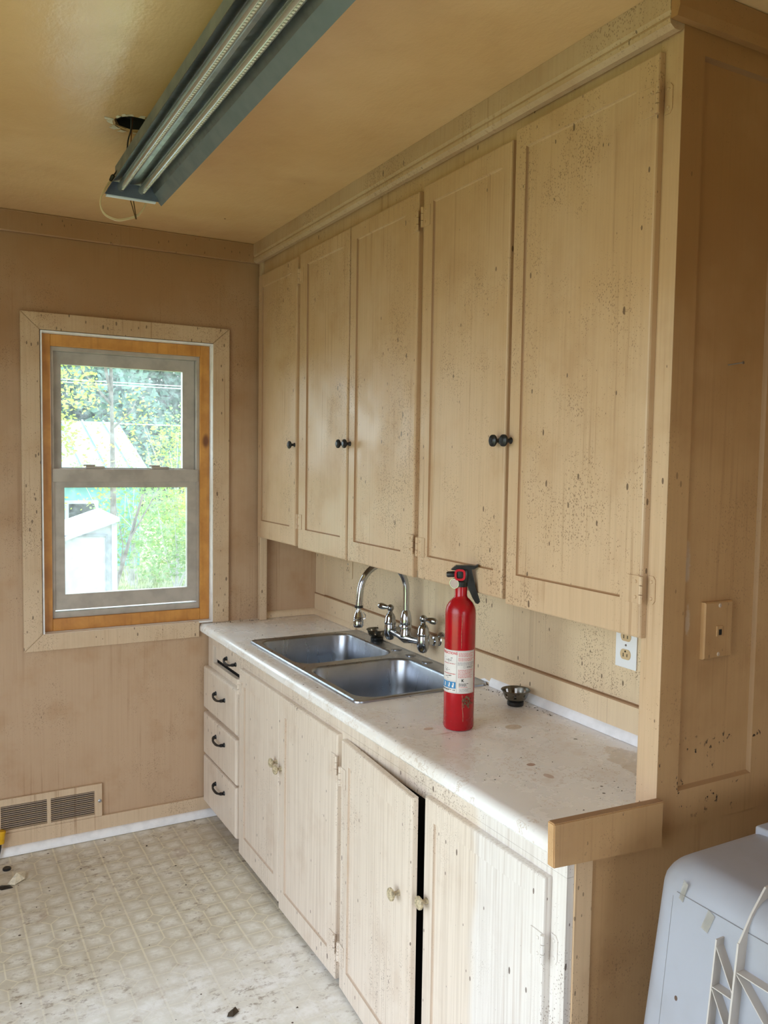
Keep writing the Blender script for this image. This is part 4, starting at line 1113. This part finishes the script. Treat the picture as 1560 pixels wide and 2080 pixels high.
# turquoise house
hs = thing('turquoise_house', 'low turquoise outbuilding with a pale metal roof behind the shed', 'building', (-1.2, 13, GZ))
obj('house_wall', MB().box(-4, 1.86, 12, 17, GZ, 1.44), M_TURQ, hs)
mb = MB(); mb.loops([[(-4.3, 11.7, 1.36), (-4.3, 14.6, 2.37), (-4.3, 17.5, 1.36)], [(2.0, 11.7, 1.36), (2.0, 14.6, 2.37), (2.0, 17.5, 1.36)]])
obj('roof', mb, M_TURQR, hs)
mb = MB()
for k in range(15): mb.prism([(-4.2+.42*k, 11.69, 1.365), (-4.17+.42*k, 11.69, 1.365), (-4.17+.42*k, 11.69, 1.395), (-4.2+.42*k, 11.69, 1.395)], (0, 2.9, 1.01))
obj('roof_seam', mb, M_TURQR, hs)
f_ = obj('window_frame', ringbox(MB(), .55, 1.12, .35, .86, .06, 11.93, 12.0), M_SHED, hs)
obj('pane', MB().box(.6, 1.07, 11.97, 11.99, .40, .81), M_DARK, f_)
def leaves(mb, c, rad, n, s, flat=.5):
    c = Vector(c)
    for _ in range(n):
        while True:
            p = Vector((rr.uniform(-1, 1), rr.uniform(-1, 1), rr.uniform(-1, 1)))
            if .25 < p.length < 1: break
        p = c+Vector((p.x*rad[0], p.y*rad[1], p.z*rad[2]))
        a = Vector((rr.gauss(0, 1), rr.gauss(0, 1), rr.gauss(0, flat))).normalized(); b = a.cross(Vector((rr.gauss(0, 1), rr.gauss(0, 1), rr.gauss(0, 1)))).normalized()
        k = s*(.6+.8*rr.random())
        mb.f([mb.v(p-a*k), mb.v(p+b*k*.5), mb.v(p+a*k), mb.v(p-b*k*.5)])
def tree(name, label, base, trunk_top, tr, clumps, n, s, ml, mb_, group=None, branches=()):
    t = thing(name, label, 'tree', base, group)
    b = Vector(base); tp = Vector(trunk_top)
    mid_ = b.lerp(tp, .5)+Vector((rr.gauss(0, .05), 0, 0))
    obj('trunk', MB().tube([b-Vector((0, 0, .1)), mid_, tp], [tr, tr*.75, tr*.35], 8), mb_, t, smooth=True)
    if branches:
        mb = MB()
        for a, e, r in branches: mb.tube([Vector(a), Vector(a).lerp(Vector(e), .5)+Vector((rr.gauss(0, .05), 0, rr.gauss(0, .05))), Vector(e)], [r, r*.7, r*.3], 6)
        o = obj('branches', mb, mb_, t, smooth=True); o['kind'] = 'stuff'
    mb = MB()
    for c, rad in clumps: leaves(mb, c, rad, n, s)
    o = obj('foliage', mb, ml, t); o['kind'] = 'stuff'
    return t
# dark tall trees closing the view
k = 0
for x, y in ((-1.0, 26), (1.4, 27), (3.8, 25.5), (6.2, 27), (8.6, 26), (11, 27), (-4, 27), (2.6, 29), (5.2, 29.5), (7.6, 29.5)):
    cl = [((x+rr.gauss(0, .5), y+rr.gauss(0, .4), GZ+1.0+j*1.05), (1.6-.05*j, 1.4, 1.0)) for j in range(8)]
    tree('tall_tree', 'tall blue green tree in the dense row closing the view', (x, y, GZ), (x, y, 8), .2, cl, 800, .15, M_LEAF_DK, M_BARK, 'tall trees behind the yard'); k += 1
# forked grey tree in front of the roof
tree('forked_tree', 'grey forked tree rising past the turquoise roof', (.45, 7.2, GZ), (.44, 7.2, 2.55), .05,
     [((.44, 7.3, 1.9), (.45, .4, .5)), ((.1, 7.3, 1.3), (.5, .4, .5)), ((.75, 7.2, 2.2), (.3, .3, .4))], 160, .026, M_LEAF_YG, M_BARK,
     branches=[((.44, 7.2, 2.4), (.30, 7.2, 3.3), .025), ((.44, 7.2, 2.45), (.50, 7.2, 3.6), .025), ((.44, 7.2, 2.3), (.05, 7.2, 2.75), .018), ((.44, 7.2, 2.0), (.75, 7.2, 2.4), .015)])
tree('leaning_sapling', 'leaning dark sapling beside the corner of the shed', (-.29, 4.45, GZ), (.22, 4.55, 1.3), .03,
     [((.25, 4.8, 1.45), (.35, .3, .28)), ((.45, 4.9, 1.25), (.25, .25, .25)), ((-.15, 4.8, 1.5), (.35, .3, .15))], 220, .020, M_LEAF_G, M_BARK,
     branches=[((-.02, 4.5, .5), (-.05, 4.5, 1.2), .009), ((.1, 4.5, .9), (.4, 4.6, 1.4), .010)])
tree('yellow_maple', 'yellow green young tree at the edge of the upper pane', (-.35, 6.5, GZ), (-.3, 6.5, 3.2), .05,
     [((-.22, 6.5, 3.0), (.42, .4, .4)), ((-.18, 6.5, 2.45), (.45, .4, .3)), ((-.35, 6.5, 3.5), (.4, .4, .4)), ((-.3, 6.5, 1.9), (.3, .3, .3))], 420, .03, M_LEAF_YG, M_BARK)
bush = [(1.55, 8.4, .55, .75), (2.15, 9.2, .75, .9), (1.15, 9.4, .9, .8), (1.9, 7.9, 1.0, .55), (2.6, 10.2, 1.2, .9), (2.1, 10.5, 1.7, .7), (2.7, 11.5, 2.0, .9), (3.3, 11.0, 1.0, 1.0)]
labs = ['round yellow green bush nearest the window on the lawn', 'broad yellow green bush at the edge of the lower pane', 'loose green bush beside the turquoise wall', 'small bright bush in front of the hedge', 'tall yellow green bush behind the lawn', 'tall loose bush right of the turquoise roof', 'tallest yellow green bush filling the upper pane corner', 'bright bush at the far end of the hedge']
for (x, y, hz, r), lb in zip(bush, labs):
    tree('bush', lb, (x, y, GZ), (x+rr.gauss(0, .1), y, hz), .03, [((x, y, hz), (r*.75, r*.7, r*.8)), ((x+rr.gauss(0, .25), y, hz*.45), (r*.8, r*.7, r*.55))], 900, .032, M_LEAF_YG if rr.random() < .65 else M_LEAF_G, M_BARKL, 'bushes beyond the lawn',
         branches=[((x+rr.gauss(0, .05), y, GZ), (x+rr.gauss(0, .5), y-.3, hz+.4*rr.random()), .012) for _ in range(6)])
for z0, z1, y, wl_ in ((4.05, 3.9, 18, 'topmost pale overhead wire crossing the trees'), (3.56, 3.42, 18, 'upper wire of the close overhead pair'), (3.50, 3.36, 18.1, 'lower wire of the close overhead pair'), (2.42, 2.36, 16, 'lowest overhead wire level with the turquoise roof')):
    mb = MB(); mb.tube([(-20+4*q, y, z0+(z1-z0)*q/12+.02*((q-6)**2)/36*8) for q in range(13)], .011, 6)
    obj('power_line', mb, M_CABLE, label=wl_, cat='cable', group='overhead wires', loc=(-20, y, z0))
